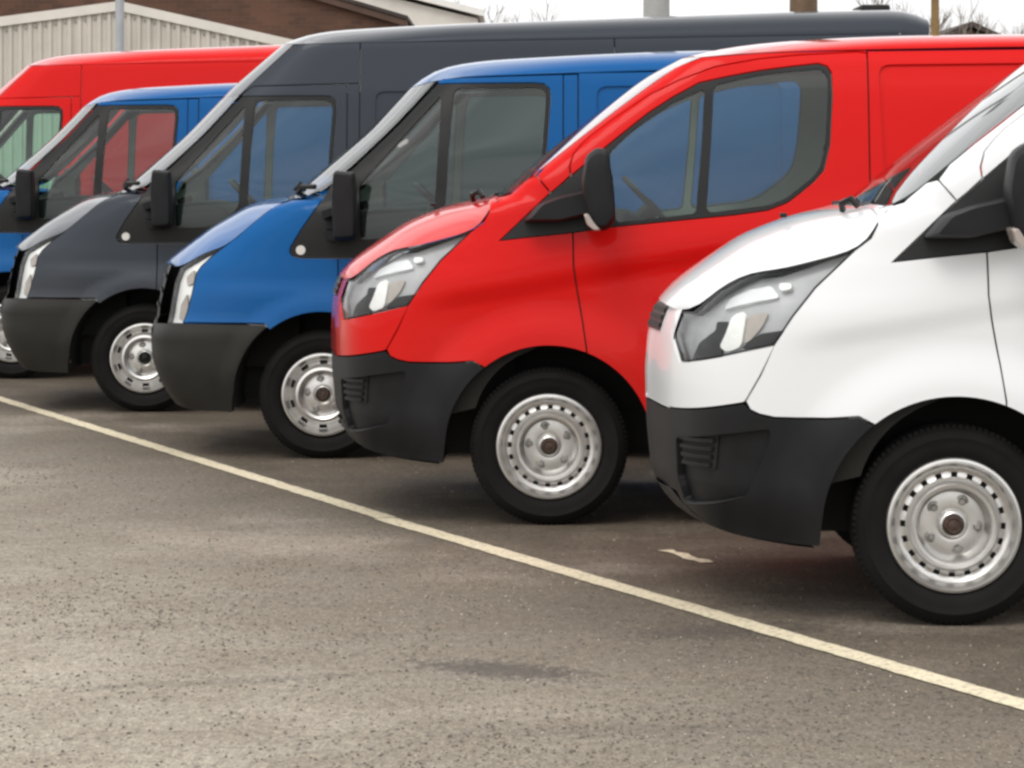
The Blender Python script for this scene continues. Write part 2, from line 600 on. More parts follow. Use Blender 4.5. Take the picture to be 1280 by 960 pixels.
# ------------------------------------------------------------------ traced outlines, in metres
T = {}
T["custom"] = {'bonnet_b': [(-0.902, 1.026), (-0.856, 1.033), (-0.812, 1.074), (-0.767, 1.115), (-0.706, 1.151), (-0.656, 1.175), (-0.621, 1.178), (-0.586, 1.18), (-0.46, 1.214),
              (-0.33, 1.249), (-0.277, 1.289), (-0.255, 1.332), (-0.253, 1.366), (-0.193, 1.398)],
 'bumper_gap': [(-0.596, 0.927), (-0.641, 0.836), (-0.691, 0.746)],
 'clad_top': [(-0.942, 0.691), (-0.895, 0.701), (-0.822, 0.715), (-0.757, 0.728), (-0.698, 0.74), (-0.676, 0.718), (-0.646, 0.704), (-0.596, 0.694), (-0.521, 0.693),
              (-0.423, 0.694), (-0.322, 0.702)],
 'door_gap': [(0.102, 1.245), (0.105, 1.102), (0.116, 1.024), (0.129, 0.949), (0.143, 0.871), (0.16, 0.752)],
 'door_top': [(0.092, 1.486), (0.088, 1.527), (0.102, 1.575), (0.136, 1.616), (0.177, 1.656), (0.279, 1.731), (0.422, 1.827), (0.551, 1.891), (0.704, 1.949),
              (0.891, 1.983), (1.061, 2.0), (1.197, 2.007), (1.316, 2.014)],
 'fog': [(-0.908, 0.599), (-0.757, 0.63), (-0.611, 0.653), (-0.616, 0.61), (-0.653, 0.513), (-0.691, 0.43), (-0.795, 0.396), (-0.874, 0.372), (-0.901, 0.459)],
 'glass1': [(0.286, 1.289), (0.269, 1.449), (0.259, 1.585), (0.347, 1.67), (0.422, 1.724), (0.527, 1.793), (0.66, 1.854), (0.646, 1.619), (0.619, 1.327)],
 'glass2': [(0.704, 1.871), (0.891, 1.912), (1.061, 1.932), (1.156, 1.939), (1.184, 1.912), (1.184, 1.823), (1.17, 1.626), (1.146, 1.52), (1.109, 1.476), (1.0, 1.391),
            (0.918, 1.361), (0.667, 1.33), (0.69, 1.619)],
 'lamp': [(-0.917, 0.929), (-0.923, 0.974), (-0.904, 1.026), (-0.856, 1.033), (-0.812, 1.074), (-0.767, 1.115), (-0.706, 1.151), (-0.656, 1.175), (-0.621, 1.178),
          (-0.586, 1.18), (-0.46, 1.214), (-0.33, 1.249), (-0.46, 1.125), (-0.534, 1.032), (-0.598, 0.935), (-0.681, 0.915), (-0.767, 0.893), (-0.899, 0.86)],
 'lamp_amber': [(-0.694, 1.042), (-0.621, 1.051), (-0.646, 0.995), (-0.686, 0.949), (-0.71, 0.936)],
 'lamp_band': [(-0.752, 1.099), (-0.686, 1.132), (-0.616, 1.144), (-0.586, 1.101), (-0.666, 1.09), (-0.741, 1.072), (-0.777, 1.061)],
 'lamp_bottom': [(-0.899, 0.86), (-0.767, 0.893), (-0.681, 0.915), (-0.598, 0.935)],
 'lamp_dark': [(-0.807, 1.017), (-0.762, 1.018), (-0.772, 0.976), (-0.794, 0.924), (-0.787, 0.891), (-0.894, 0.867), (-0.868, 0.934), (-0.838, 0.962), (-0.812, 0.984)],
 'lamp_dot': [(-0.583, 1.147), (-0.545, 1.146), (-0.542, 1.127), (-0.575, 1.12), (-0.586, 1.131)],
 'lamp_low': [(-0.646, 0.973), (-0.565, 0.985), (-0.602, 0.937), (-0.716, 0.919), (-0.686, 0.949)],
 'lamp_white': [(-0.747, 1.038), (-0.706, 1.052), (-0.699, 1.036), (-0.716, 0.925), (-0.767, 0.907), (-0.792, 0.924), (-0.772, 0.965)],
 'mirror': [(0.156, 1.571), (0.204, 1.605), (0.248, 1.595), (0.272, 1.456), (0.282, 1.299), (0.238, 1.252), (0.187, 1.265), (0.16, 1.34), (0.136, 1.449)],
 'mirror_arm': [(-0.112, 1.289), (-0.048, 1.364), (0.041, 1.398), (0.16, 1.425), (0.211, 1.415), (0.211, 1.33), (0.041, 1.289)],
 'mirror_ind': [(0.146, 1.327), (0.167, 1.33), (0.19, 1.293), (0.221, 1.258), (0.194, 1.255), (0.16, 1.282)],
 'pillar': [(-0.051, 1.483), (-0.01, 1.534), (0.078, 1.605), (0.167, 1.673), (0.293, 1.772), (0.422, 1.867), (0.537, 1.949), (0.653, 1.993), (0.7, 1.996), (0.9, 2.01),
            (1.357, 2.022), (1.357, 2.01), (1.316, 2.014), (1.197, 2.007), (1.061, 2.0), (0.891, 1.983), (0.704, 1.949), (0.551, 1.891), (0.422, 1.827), (0.279, 1.731),
            (0.177, 1.656), (0.136, 1.616), (0.102, 1.575), (0.088, 1.527), (0.092, 1.486), (0.041, 1.439), (0.007, 1.412)],
 'roof_b': [(0.653, 1.993), (0.7, 1.998), (0.9, 2.012), (1.357, 2.024), (2.0, 2.036), (3.93, 2.036)],
 'sail_window': [(-0.207, 1.211), (-0.095, 1.316), (-0.02, 1.388), (0.041, 1.439), (0.092, 1.483), (0.177, 1.554), (0.259, 1.622), (0.34, 1.687), (0.422, 1.752),
                 (0.527, 1.82), (0.639, 1.881), (0.762, 1.908), (0.891, 1.932), (1.044, 1.952), (1.146, 1.963), (1.184, 1.952), (1.201, 1.925), (1.204, 1.823),
                 (1.19, 1.619), (1.163, 1.51), (1.122, 1.463), (1.068, 1.418), (1.01, 1.374), (0.925, 1.34), (0.782, 1.32), (0.639, 1.306), (0.466, 1.289),
                 (0.296, 1.272), (0.194, 1.258), (0.102, 1.245), (-0.061, 1.228)],
 'win_rear': [(0.092, 1.483), (0.177, 1.554), (0.259, 1.622), (0.34, 1.687), (0.422, 1.752), (0.527, 1.82), (0.639, 1.881), (0.762, 1.908), (0.891, 1.932),
              (1.044, 1.952), (1.146, 1.963), (1.184, 1.952), (1.201, 1.925), (1.204, 1.823), (1.19, 1.619), (1.163, 1.51), (1.122, 1.463), (1.068, 1.418), (1.01, 1.374),
              (0.925, 1.34), (0.782, 1.32), (0.639, 1.306), (0.466, 1.289), (0.296, 1.272), (0.194, 1.258)],
 'wind_b': [(-0.241, 1.384), (-0.204, 1.395), (-0.163, 1.408), (-0.088, 1.473), (-0.01, 1.534), (0.078, 1.605), (0.167, 1.673), (0.293, 1.772), (0.422, 1.867),
            (0.537, 1.949), (0.653, 1.993)],
 'wing': [(-0.061, 1.228), (-0.207, 1.211), (-0.095, 1.316), (-0.02, 1.388), (0.007, 1.412), (-0.051, 1.483), (-0.088, 1.473), (-0.163, 1.408), (-0.204, 1.395),
          (-0.266, 1.404), (-0.253, 1.366), (-0.255, 1.332), (-0.277, 1.289), (-0.33, 1.249), (-0.46, 1.125), (-0.534, 1.032), (-0.598, 0.935)]}
T["older"] = {'bonnet_b': [(-0.86, 0.992), (-0.773, 0.989), (-0.697, 1.034), (-0.623, 1.074), (-0.526, 1.1), (-0.45, 1.158), (-0.35, 1.245), (-0.258, 1.318), (-0.185, 1.346)],
 'cap_b': [(0.577, 1.968), (0.609, 1.999), (0.75, 2.135), (0.906, 2.281)],
 'cap_side': [(0.66, 2.018), (0.6, 1.98), (0.612, 1.998), (0.75, 2.13), (0.906, 2.277)],
 'glass1': [(0.19, 1.42), (0.395, 1.655), (0.605, 1.885), (0.61, 1.885), (0.597, 1.6), (0.58, 1.27), (0.5, 1.18), (0.42, 1.145), (0.2, 1.145)],
 'glass2': [(0.68, 1.928), (1.1, 1.93), (1.152, 1.918), (1.158, 1.87), (1.138, 1.597), (1.126, 1.33), (1.1, 1.295), (0.64, 1.28), (0.655, 1.6)],
 'lamp': [(-0.836, 0.699), (-0.821, 0.801), (-0.802, 0.912), (-0.773, 0.989), (-0.697, 1.034), (-0.623, 1.074), (-0.526, 1.1), (-0.592, 1.049), (-0.646, 0.998),
          (-0.669, 0.964), (-0.692, 0.854), (-0.716, 0.764), (-0.739, 0.7)],
 'lamp_back': [(-0.526, 1.1), (-0.592, 1.049), (-0.646, 0.998), (-0.669, 0.964), (-0.692, 0.854), (-0.716, 0.764), (-0.739, 0.704)],
 'lamp_bits': [[(-0.773, 0.795), (-0.735, 0.856), (-0.725, 0.755), (-0.754, 0.72), (-0.782, 0.727)],
               [(-0.744, 0.944), (-0.697, 0.988), (-0.697, 0.916), (-0.735, 0.898)]],
 'mirror': [(0.079, 1.501), (0.183, 1.492), (0.192, 1.388), (0.188, 1.151), (0.079, 1.142), (0.067, 1.388)],
 'mirror_arms': [[(0.0, 1.296), (0.096, 1.326), (0.108, 1.284), (0.013, 1.242)], [(0.013, 1.201), (0.117, 1.188), (0.179, 1.155), (0.117, 1.13), (0.025, 1.138)]],
 'sail_front': [(-0.12, 1.046), (-0.155, 1.056), (-0.17, 1.075), (-0.167, 1.1), (-0.1125, 1.192), (-0.06, 1.268), (-0.008, 1.342)],
 'sail_window': [(-0.167, 1.1), (-0.1125, 1.192), (-0.06, 1.268), (-0.008, 1.342), (0.032, 1.42), (0.154, 1.513), (0.267, 1.622), (0.379, 1.73), (0.452, 1.809),
                 (0.5245, 1.888), (0.59, 1.955), (1.1, 1.957), (1.15, 1.952), (1.178, 1.925), (1.183, 1.88), (1.1725, 1.74), (1.1625, 1.597), (1.155, 1.44), (1.15, 1.31),
                 (1.125, 1.272), (0.68, 1.255), (0.6, 1.2), (0.48, 1.07), (0.42, 1.046), (-0.12, 1.046), (-0.155, 1.056), (-0.17, 1.075)],
 'win_rear': [(0.59, 1.955), (1.1, 1.957), (1.15, 1.952), (1.178, 1.925), (1.183, 1.88), (1.1725, 1.74), (1.1625, 1.597), (1.155, 1.44), (1.15, 1.31), (1.125, 1.272),
              (0.68, 1.255), (0.6, 1.2), (0.48, 1.07), (0.42, 1.046)],
 'wind_b': [(-0.16, 1.355), (-0.06, 1.366), (0.0, 1.39), (0.03, 1.425), (0.142, 1.519), (0.255, 1.628), (0.367, 1.736), (0.44, 1.815), (0.5125, 1.894), (0.575, 1.966)],
 'wing_top': [(-0.03, 1.348), (-0.1, 1.35), (-0.17, 1.347), (-0.258, 1.318), (-0.35, 1.245), (-0.45, 1.158)]}


# ------------------------------------------------------------------ wheels
def wheel(parent, x, side, kind, hubmat):
    R = 0.335
    r0 = 0.93 if kind == 'custom' else 0.925
    w = lathe('wheel', [(.226, -.05), (.226, .000), (.222, .010), (.214, .012), (.207, .004), (.200, -.014), (.190, -.026), (.175, -.030),
                        (.159, -.024), (.150, -.014), (.144, .000), (.136, .007), (.126, .006), (.119, -.006), (.114, -.040), (.107, -.052),
                        (.062, -.046), (.052, -.048), (.046, -.040), (.043, -.024), (.037, -.020), (.034, -.026)] if kind == 'custom' else
              [(.218, -.05), (.218, .000), (.214, .010), (.206, .012), (.199, .002), (.192, -.022), (.184, -.034), (.178, -.036),
               (.160, -.026), (.152, -.006), (.142, .012), (.128, .016), (.116, .010), (.108, -.012), (.102, -.026),
               (.060, -.014), (.052, -.014), (.046, -.004), (.040, .000), (.036, -.008)], M_STEEL, parent, n=100 if kind == 'custom' else 80,
              hole=(lambda i, k: i == 7 and (k % 5) in (0, 1)) if kind == 'custom' else (lambda i, k: i == 7 and (k % 8) in (0, 1, 2)))
    ty = lathe('tyre', [(.219, -.19), (.222, -.01), (.229, .002), (.245, .012), (.268, .018), (.288, .019), (.290, .0205), (.294, .0205), (.296, .018),
                        (.312, .010), (.322, -.002), (.330, -.018), (.334, -.030), (.335, -.045), (.328, -.047), (.328, -.055), (.335, -.057),
                        (.335, -.095), (.328, -.097), (.328, -.105), (.335, -.107), (.335, -.145), (.328, -.147), (.328, -.155), (.335, -.157),
                        (.334, -.172), (.326, -.19), (.26, -.205), (.219, -.19)], M_RUB, w, n=72)
    # tread blocks on the shoulder
    bm = bmesh.new()
    for k in range(96):
        a = 2 * PI * (k + 0.25) / 96
        for ya, yb in ((.002, .042), (.160, .186)):
            c, s_ = math.cos(a), math.sin(a)
            da = 0.021
            v = []
            for rr in (.320, .3353):
                for aa in (a - da, a + da):
                    for yy in (ya + (.012 if rr > .33 else 0), yb):
                        v.append(bm.verts.new((rr * math.cos(aa), yy, rr * math.sin(aa))))
            for f in ((0, 1, 3, 2), (4, 6, 7, 5), (0, 4, 5, 1), (2, 3, 7, 6), (0, 2, 6, 4), (1, 5, 7, 3)):
                bm.faces.new([v[i] for i in f])
    tr = bm_obj('tread', bm, M_RUB, w)
    tr['kind'] = 'stuff'
    hub = lathe('hub_cap', [(.034, -.03), (.034, -.012), (.030, -.002), (.024, .002), (.020, -.003), (.012, .0), (0, .001)] , hubmat, w, n=28)
    drum = lathe('brake_drum', [(.19, -.06), (.19, -.055), (.0, -.055)], M_DRUM, w, n=32)
    rr = .082 if kind == 'custom' else .080
    oo = -.043 if kind == 'custom' else -.012
    for k in range(5):
        a = 2 * PI * k / 5 + 0.3
        cx, cz = rr * math.cos(a), rr * math.sin(a)
        lathe('lug_nut', [(.0135, oo - .012), (.0135, oo + .004), (.009, oo + .009), (0, oo + .009)], M_LUG, w, n=6, xz=(cx, cz))
        lathe('lug_recess', [(.022, oo - .0065), (.014, oo - .0055)], M_LUG, w, n=16, xz=(cx, cz))
    w.location = (x, side * (r0 - .02), R)
    if side > 0:
        w.rotation_euler = (0, 0, PI)
    else:
        w.rotation_euler = (0, random.uniform(0, 6), 0)
    return w

def interior(root, kind, u_b, z_top):
    """cab: bulkhead, dashboard, seats, steering wheel, door trims; floor and underbody"""
    box('bulkhead', (u_b, -.80, .45), (u_b + .03, .80, z_top), M_CAB, root)
    bm = bmesh.new()
    add_box(bm, (-.75, -.52, .30), (u_b + 2.45, .52, .46))
    add_box(bm, (.47, -.90, .29), (2.40, .90, .44))
    add_box(bm, (-.6, -.60, .46), (-.15, .60, .95))
    bm_obj('underbody', bm, M_DARK, root)
    zd = 1.34 if kind == 'custom' else 1.30
    x0 = -.05 if kind == 'custom' else .02
    loft('dashboard', fillet([(x0, zd - .05), (x0 + .25, zd), (x0 + .45, zd - .03), (x0 + .52, zd - .14), (x0 + .42, zd - .55), (x0, zd - .55)], .05),
         (-.80, -.78, .78, .80), (.97, 1, 1, .97), M_CAB, root)
    for y, wd in ((-.38, .62), (.42, .26)):
        y0 = y - wd
        cx = .78
        prof = fillet([(cx, .72), (cx + .08, .86), (cx + .34, .86), (cx + .50, 1.44), (cx + .58, 1.44), (cx + .52, .74), (cx + .45, .70)], .05)
        ya, yb = (y - wd / 2 - .06, y + wd / 2)
        if y > 0:
            ya, yb = y - .25, y + .25
        loft('seat', prof, (ya, ya + .03, yb - .03, yb), (.94, 1, 1, .94), M_SEAT, root)
        for hy in ([ya + .16, yb - .16] if y < 0 else [(ya + yb) / 2]):
            box('headrest', (cx + .49, hy - .12, 1.47), (cx + .58, hy + .12, 1.64), M_SEAT, root, .03)
    # steering wheel, right-hand drive
    bm = bmesh.new()
    c = Vector((x0 + .52, .42, zd - .01))
    ax = Vector((.72, 0, .69)).normalized()
    a = Vector((0, 1, 0))
    b = ax.cross(a)
    pts = [c + (a * math.cos(2 * PI * k / 28) + b * math.sin(2 * PI * k / 28)) * .19 for k in range(29)]
    add_tube(bm, pts, .014, 6, cap=False)
    for k in (0, 9, 19):
        add_tube(bm, [c, pts[k]], .012, 6)
    add_tube(bm, [c - ax * .25, c + ax * .02], [.03, .045], 10)
    bm_obj('steering_wheel', bm, M_BLACK, root, smooth=True, angle=50)

def liner(root, u, side, R=.455, y_in=.50, y_out=.93, zc=.33):
    bm = bmesh.new()
    pts = arc(u, zc, R, -8, 188, 26)
    ro = [bm.verts.new((p[0], side * y_out, p[1])) for p in pts]
    ri = [bm.verts.new((p[0], side * y_in, p[1])) for p in pts]
    for i in range(len(pts) - 1):
        bm.faces.new((ro[i], ro[i + 1], ri[i + 1], ri[i]))
    bm.faces.new(ri)
    return bm_obj('wheel_arch_liner', bm, M_DARK, root, smooth=True, angle=50)

ARCH_R = .437

def sub(m, name, *a, **k):
    return panel(m, name, *a, **k)

# ------------------------------------------------------------------ the newer low van
def custom_extra(u, z):
    zc = 0.959 + (u + .548) * (1.075 - .959) / .653
    fade = sstep(-.62, -.35, u)
    d = zc - z
    cr = 0.012 * sstep(-0.015, 0.075, d) * (1 - sstep(0.10, 0.42, d)) * fade
    up = -0.007 * np.exp(-((d + .05) / .075) ** 2) * fade
    o = cr + up
    for wx in (0, 2.933):
        r = np.hypot(u - wx, z - .33)
        o = o - 0.026 * sstep(.63, .47, r)
    # shallow wing crease rising from the lamp corner to the sail
    return o

CUSTOM = Body(.993,
    [(.20, -.90), (.26, -.91), (.36, -.955), (.45, -.985), (.6, -1.0), (.8, -1.005), (.9, -.998), (.95, -.99), (1.0, -.975), (1.05, -.95), (1.09, -.915), (1.12, -.88), (1.183, -.79),
     (1.279, -.65), (1.345, -.48), (1.39, -.27), (1.42, -.205), (1.514, -.085), (1.724, .18), (1.918, .44), (1.99, .54), (2.2, .58)],
    [(0, .07), (1.10, .07), (1.25, .055), (1.38, .02), (1.45, .009), (2.2, .009)],
    [(0, .06), (.27, .035), (.42, .012), (.7, .0), (1.0, .0), (1.2, .012), (1.35, .035), (1.6, .085), (1.85, .135), (1.98, .175), (2.03, .21), (2.3, .4)],
    custom_extra)

def build_custom(root, PAINT, clad):
    B = CUSTOM
    t = T['custom']
    Wp = t['sail_window']
    iw = lambda x: x
    A0 = arc(0, .33, ARCH_R, 0, 360, 1)
    # arch crossings
    def az(u):
        return .33 + math.sqrt(max(ARCH_R ** 2 - u * u, 0))
    for side in (-1, 1):
        kw = dict(side=side)
        # black lower bumper
        top = t['clad_top']
        fb = B.fe(.40, .684, n=10)
        angs = arc(0, .33, ARCH_R, 180, 128, 14)
        cl = [(-.889, .364), (-.80, .305), (-.70, .285), (-.58, .273), (-.446, .265), (-.440, .33)] + angs[1:] + top[::-1] + fb[::-1]
        fog = fillet(t['fog'], .015)
        c = panel(B, 'bumper_cladding', cl, clad, root, holes=[fog], step=.03, depth=.028, **kw)
        f = panel(B, 'fog_recess', fog, clad, c, step=.02, off=.026, depth=0, gap=-.002, **kw)
        panel(B, 'vent_opening', fillet([(-.915, .628), (-.79, .634), (-.80, .505), (-.905, .508)], .012), M_DARK, c, step=.02, off=.020, depth=.004, gap=0, **kw)
        for i in range(4):
            z = .606 - i * .028
            sl = [(-.905 + .003 * i, z), (-.80 - .004 * i, z + .006), (-.80 - .004 * i, z - .007), (-.905 + .003 * i, z - .012)]
            panel(B, 'vent_slat', sl, clad, c, step=.02, off=.004, depth=.014, gap=0, **kw)
        # painted bumper corner
        bc = B.fe(.700, .962, n=10)
        lb = t['lamp_bottom']
        gapl = t['bumper_gap']
        pb = [top[0]] + [p for p in top if p[0] < gapl[-1][0] - .005] + gapl[::-1] + lb[::-1] + [(-.917, .929), (-.9225, .970)] + bc[::-1][:-1]
        panel(B, 'bumper_corner', pb, PAINT, root, step=.025, **kw)
        # wing
        wt = t['wing']
        arch = [p for p in arc(0, .33, ARCH_R, 128, 68.5, 18)]
        dg = t['door_gap']
        wing = gapl[1:] + [p for p in top if p[0] > gapl[-1][0] + .005] + arch + dg[::-1] + wt
        panel(B, 'wing', wing, PAINT, root, step=.022, **kw)
        # door
        a2 = arc(0, .33, ARCH_R, 68.5, 12, 18)
        wi = t['win_rear']           # sail/window outline from the seam at the pillar over the top and round to the door gap
        door = [dg[0]] + dg[1:] + a2 + [(1.357, .42), (1.357, 2.008)] + t['door_top'][::-1] + wi
        d = panel(B, 'door', door, PAINT, root, step=.025, **kw)
        g1, g2 = fillet(t['glass1'], .02), fillet(t['glass2'], .03)
        panel(B, 'window_frame', Wp, M_BLACK, d, holes=[g1, g2], step=.04, off=.003, gap=.002, res=.03, **kw)
        panel(B, 'quarter_window', g1, M_GLASS, d, step=.08, off=.008, depth=0, gap=-.004, **kw)
        panel(B, 'side_window', g2, M_GLASS, d, step=.08, off=.008, depth=0, gap=-.004, **kw)
        hd = fillet([(1.06, 1.02), (1.26, 1.03), (1.26, .99), (1.06, .98)], .012)
        panel(B, 'door_handle', hd, M_BLACK, d, step=.02, off=-.022, depth=.022, gap=0, **kw)
        seal = lambda pl: [(p[0] - .014, p[1]) for p in pl] + [(p[0] + .014, p[1]) for p in pl[::-1]]
        panel(B, 'door_seal', seal(dg), M_DARK, d, step=.05, off=.012, depth=0, gap=0, **kw)
        panel(B, 'door_seal', seal([(1.357, 1.99), (1.357, .44)]), M_DARK, d, step=.05, off=.012, depth=0, gap=0, **kw)
        # pillar and cant rail above the door
        panel(B, 'pillar', t['pillar'], PAINT, root, step=.03, **kw)
        # cargo side
        rec = fillet([(1.405, 1.955), (2.36, 1.965), (2.36, 1.27), (1.43, 1.27)], .05)
        sd = [(1.357, .42), (2.50, .42)] + arc(2.933, .33, ARCH_R, 168, 140, 8) + [(2.56, 1.0), (2.42, 1.2), (2.42, 2.03), (1.357, 2.018)]
        s1 = panel(B, 'sliding_door', sd, PAINT, root, holes=[rec], step=.05, **kw)
        panel(B, 'recessed_panel', rec, PAINT, s1, step=.06, off=.012, depth=0, gap=-.006, **kw)
        rq = arc(2.933, .33, ARCH_R, 140, 12, 20) + [(3.95, .42), (3.95, 2.03), (2.42, 2.03), (2.42, 1.2), (2.56, 1.0)]
        panel(B, 'rear_quarter', rq, PAINT, root, step=.06, **kw)
        panel(B, 'sill', [(.445, .30), (2.49, .30), (2.50, .42), (.427, .42)], PAINT, root, step=.05, **kw)
        # inner lining: keeps light out of the seams
        lin = [(-.30, .80), (-.1, 1.0)] + [(.0, .79)] + arc(0, .33, .46, 80, 12, 8) + [(.5, .33), (3.9, .44), (3.9, 2.0), (.75, 1.965), (.25, 1.66), (-.02, 1.42), (-.2, 1.25), (-.7, 1.0), (-.75, .8)]
        lin = arc(0, .33, .46, 140, 12, 14) + [(.5, .35), (2.4, .35)] + arc(2.933, .33, .46, 168, 12, 14) + [(3.9, .44), (3.9, 2.0), (.9, 1.97), (.70, 1.91), (.25, 1.64), (-.03, 1.40), (-.20, 1.27), (-.24, 1.16), (-.38, .90)]
        ln = panel(B, 'door_lining', lin, M_TRIM, root, holes=[shrink(g1, -.006), shrink(g2, -.006)], step=.07, off=.035, depth=0, gap=0, **kw)
        panel(B, 'door_card', [(.46, .55), (1.30, .55), (1.30, 1.30), (1.14, 1.33), (1.0, 1.285), (.30, 1.235), (.30, .82)], M_CAB, ln, step=.1, off=.05, depth=0, gap=0, **kw)
        # headlamp
        la = t['lamp']
        h = panel(B, 'headlight', shrink(la, .004), M_LAMPG, root, step=.025, off=.045, depth=0, gap=-.008, **kw)
        panel(B, 'bezel', la, M_BLACK, h, holes=[shrink(la, .0065)], step=.03, off=.004, depth=.012, gap=.0015, res=.02, **kw)
        panel(B, 'dark_insert', fillet(t['lamp_dark'], .01), M_LAMPD, h, step=.02, off=.036, depth=.02, gap=0, **kw)
        panel(B, 'reflector', fillet(t['lamp_white'], .02), M_LAMPW, h, step=.02, off=.026, depth=.02, gap=0, **kw)
        panel(B, 'indicator_reflector', fillet(t['lamp_amber'], .02), M_LAMPA, h, step=.02, off=.034, depth=.02, gap=0, **kw)
        panel(B, 'lower_insert', fillet(t['lamp_low'], .01), M_LAMPD, h, step=.02, off=.028, depth=.02, gap=0, **kw)
        panel(B, 'light_guide', fillet(t['lamp_band'], .012), M_CHROME, h, step=.02, off=.030, depth=.02, gap=0, **kw)
        panel(B, 'bulb_shield', fillet(t['lamp_dot'], .012), M_LAMPW, h, step=.012, off=.020, depth=.02, gap=0, **kw)  # bright highlight in the lamp, put in as a small white piece
        panel(B, 'lens', shrink(la, .006), M_LENS, h, step=.03, off=.006, depth=0, gap=0, **kw)
        # mirror
        mir = fillet(t['mirror'], .03, 4)
        yb = .985
        sg = side
        mh = loft('wing_mirror', mir, [sg * y for y in (yb + .05, yb + .062, yb + .10, yb + .16, yb + .20, yb + .225, yb + .235)], (.80, .93, 1.0, 1.0, .97, .86, .6), M_CLAD, root)
        loft('mirror_arm', fillet(t['mirror_arm'], .02), [sg * y for y in (.86, yb + .02, yb + .07, yb + .10)], (1, 1, .92, .8), M_CLAD, mh)
        loft('mirror_indicator', fillet(t['mirror_ind'], .01), [sg * y for y in (yb + .10, yb + .20, yb + .243, yb + .25)], (1, 1, .95, .8), M_INDA, mh)
        sg_p = arc(0, .33, ARCH_R + .01, 162, 98, 14) + [(.43 * math.cos(math.radians(q)) * (1 - .17 * (q - 98) / 54), .33 + .43 * math.sin(math.radians(q)) * (1 - .17 * (q - 98) / 54)) for q in range(98, 153, 6)]
        panel(B, 'splash_guard', sg_p, M_CLAD2, root, step=.03, off=.06, depth=0, gap=0, **kw)
        wheel(root, 0, side, 'custom', M_RUST)
        wheel(root, 2.933, side, 'custom', M_RUST)
        liner(root, 0, side)
        liner(root, 2.933, side)
    # across the body
    fe = B.fe
    cz = lambda z0, z1, n=8: [(float(B.uc(z)), float(z)) for z in np.linspace(z0, z1, n)]
    fx = lambda z0, z1: [(p[0] + .012, p[1]) for p in fe(z0, z1)]
    strip(B, 'bumper_centre', fx(.40, .686), cz(.40, .686), clad, root, exact=True, shift=.002)
    strip(B, 'bumper_chin', [(-.46, .262), (-.58, .270), (-.80, .302), (-.889, .361), (-.925, .40)], [(-.50, .255), (-.65, .262), (-.87, .295), (-.945, .35), (-.965, .40)], clad, root, 2.5)
    strip(B, 'bumper_cover', fx(.692, 1.045), cz(.692, 1.040), PAINT, root, exact=True, shift=.002)
    fo = lambda l: [(p[0] - .008, p[1]) for p in l]
    g = strip(B, 'grille', fe(.945, 1.04), cz(.945, 1.038), M_BLACK, root, exact=True, shift=-.003, part=.60)
    for z in (.965, .992, 1.019):
        strip(B, 'grille_bar', fe(z - .008, z + .008), cz(z - .008, z + .008), M_CLAD2, g, exact=True, shift=-.007, rows=3, part=.57)
    strip(B, 'bonnet', t['bonnet_b'], [(-.952, 1.045), (-.915, 1.09), (-.88, 1.12), (-.79, 1.183), (-.65, 1.279), (-.48, 1.345), (-.36, 1.372), (-.27, 1.388)], PAINT, root, 2.6, rows=22, cols=33)
    strip(B, 'cowl', [(-.262, 1.398), (-.245, 1.405)], [(-.268, 1.386), (-.225, 1.396)], M_BLACK, root, 2.6, rows=3)
    strip(B, 'windscreen', t['wind_b'], [(-.235, 1.400), (-.108, 1.514), (.152, 1.724), (.41, 1.918), (.575, 2.005)], M_WIND, root, 2.2, rows=24, cols=49)
    strip(B, 'roof', t['roof_b'], [(.576, 2.008), (.71, 2.045), (.95, 2.078), (1.25, 2.093), (2.0, 2.105), (3.0, 2.105), (3.93, 2.085)], PAINT, root, 2.2, gap=.001, rnd=.55, rows=40, cols=45)
    strip(B, 'rear_door', [(3.95, .35), (3.95, 1.0), (3.95, 2.03)], [(3.985, .35), (3.985, 1.0), (3.95, 2.06)], PAINT, root, 6.0)
    bm = bmesh.new()
    for y in (.15, -.45):
        add_tube(bm, [(-.27, y + .45, 1.385), (-.25, y, 1.392), (-.235, y - .12, 1.40)], .010, 6)
    add_tube(bm, [(-.335, -.52, 1.375), (-.34, -.55, 1.40), (-.31, -.58, 1.415), (-.29, -.60, 1.39)], .012, 6)
    bm_obj('wiper', bm, M_BLACK, root, smooth=True, angle=50)
    box('washer_jet', (-.535, -.30, 1.345), (-.51, -.27, 1.362), M_BLACK, root, .004)
    interior(root, 'custom', 1.40, 1.90)

# ------------------------------------------------------------------ the older vans
def older_extra(u, z):
    o = 0.016 * sstep(.85, .94, z) * sstep(1.30, 1.0, z) * sstep(-.85, -.55, u)
    for wx in (0, 2.933, 3.75):
        r = np.hypot(u - wx, z - .33)
        if wx == 0:
            o = o - 0.022 * sstep(.56, .46, r)
    return o

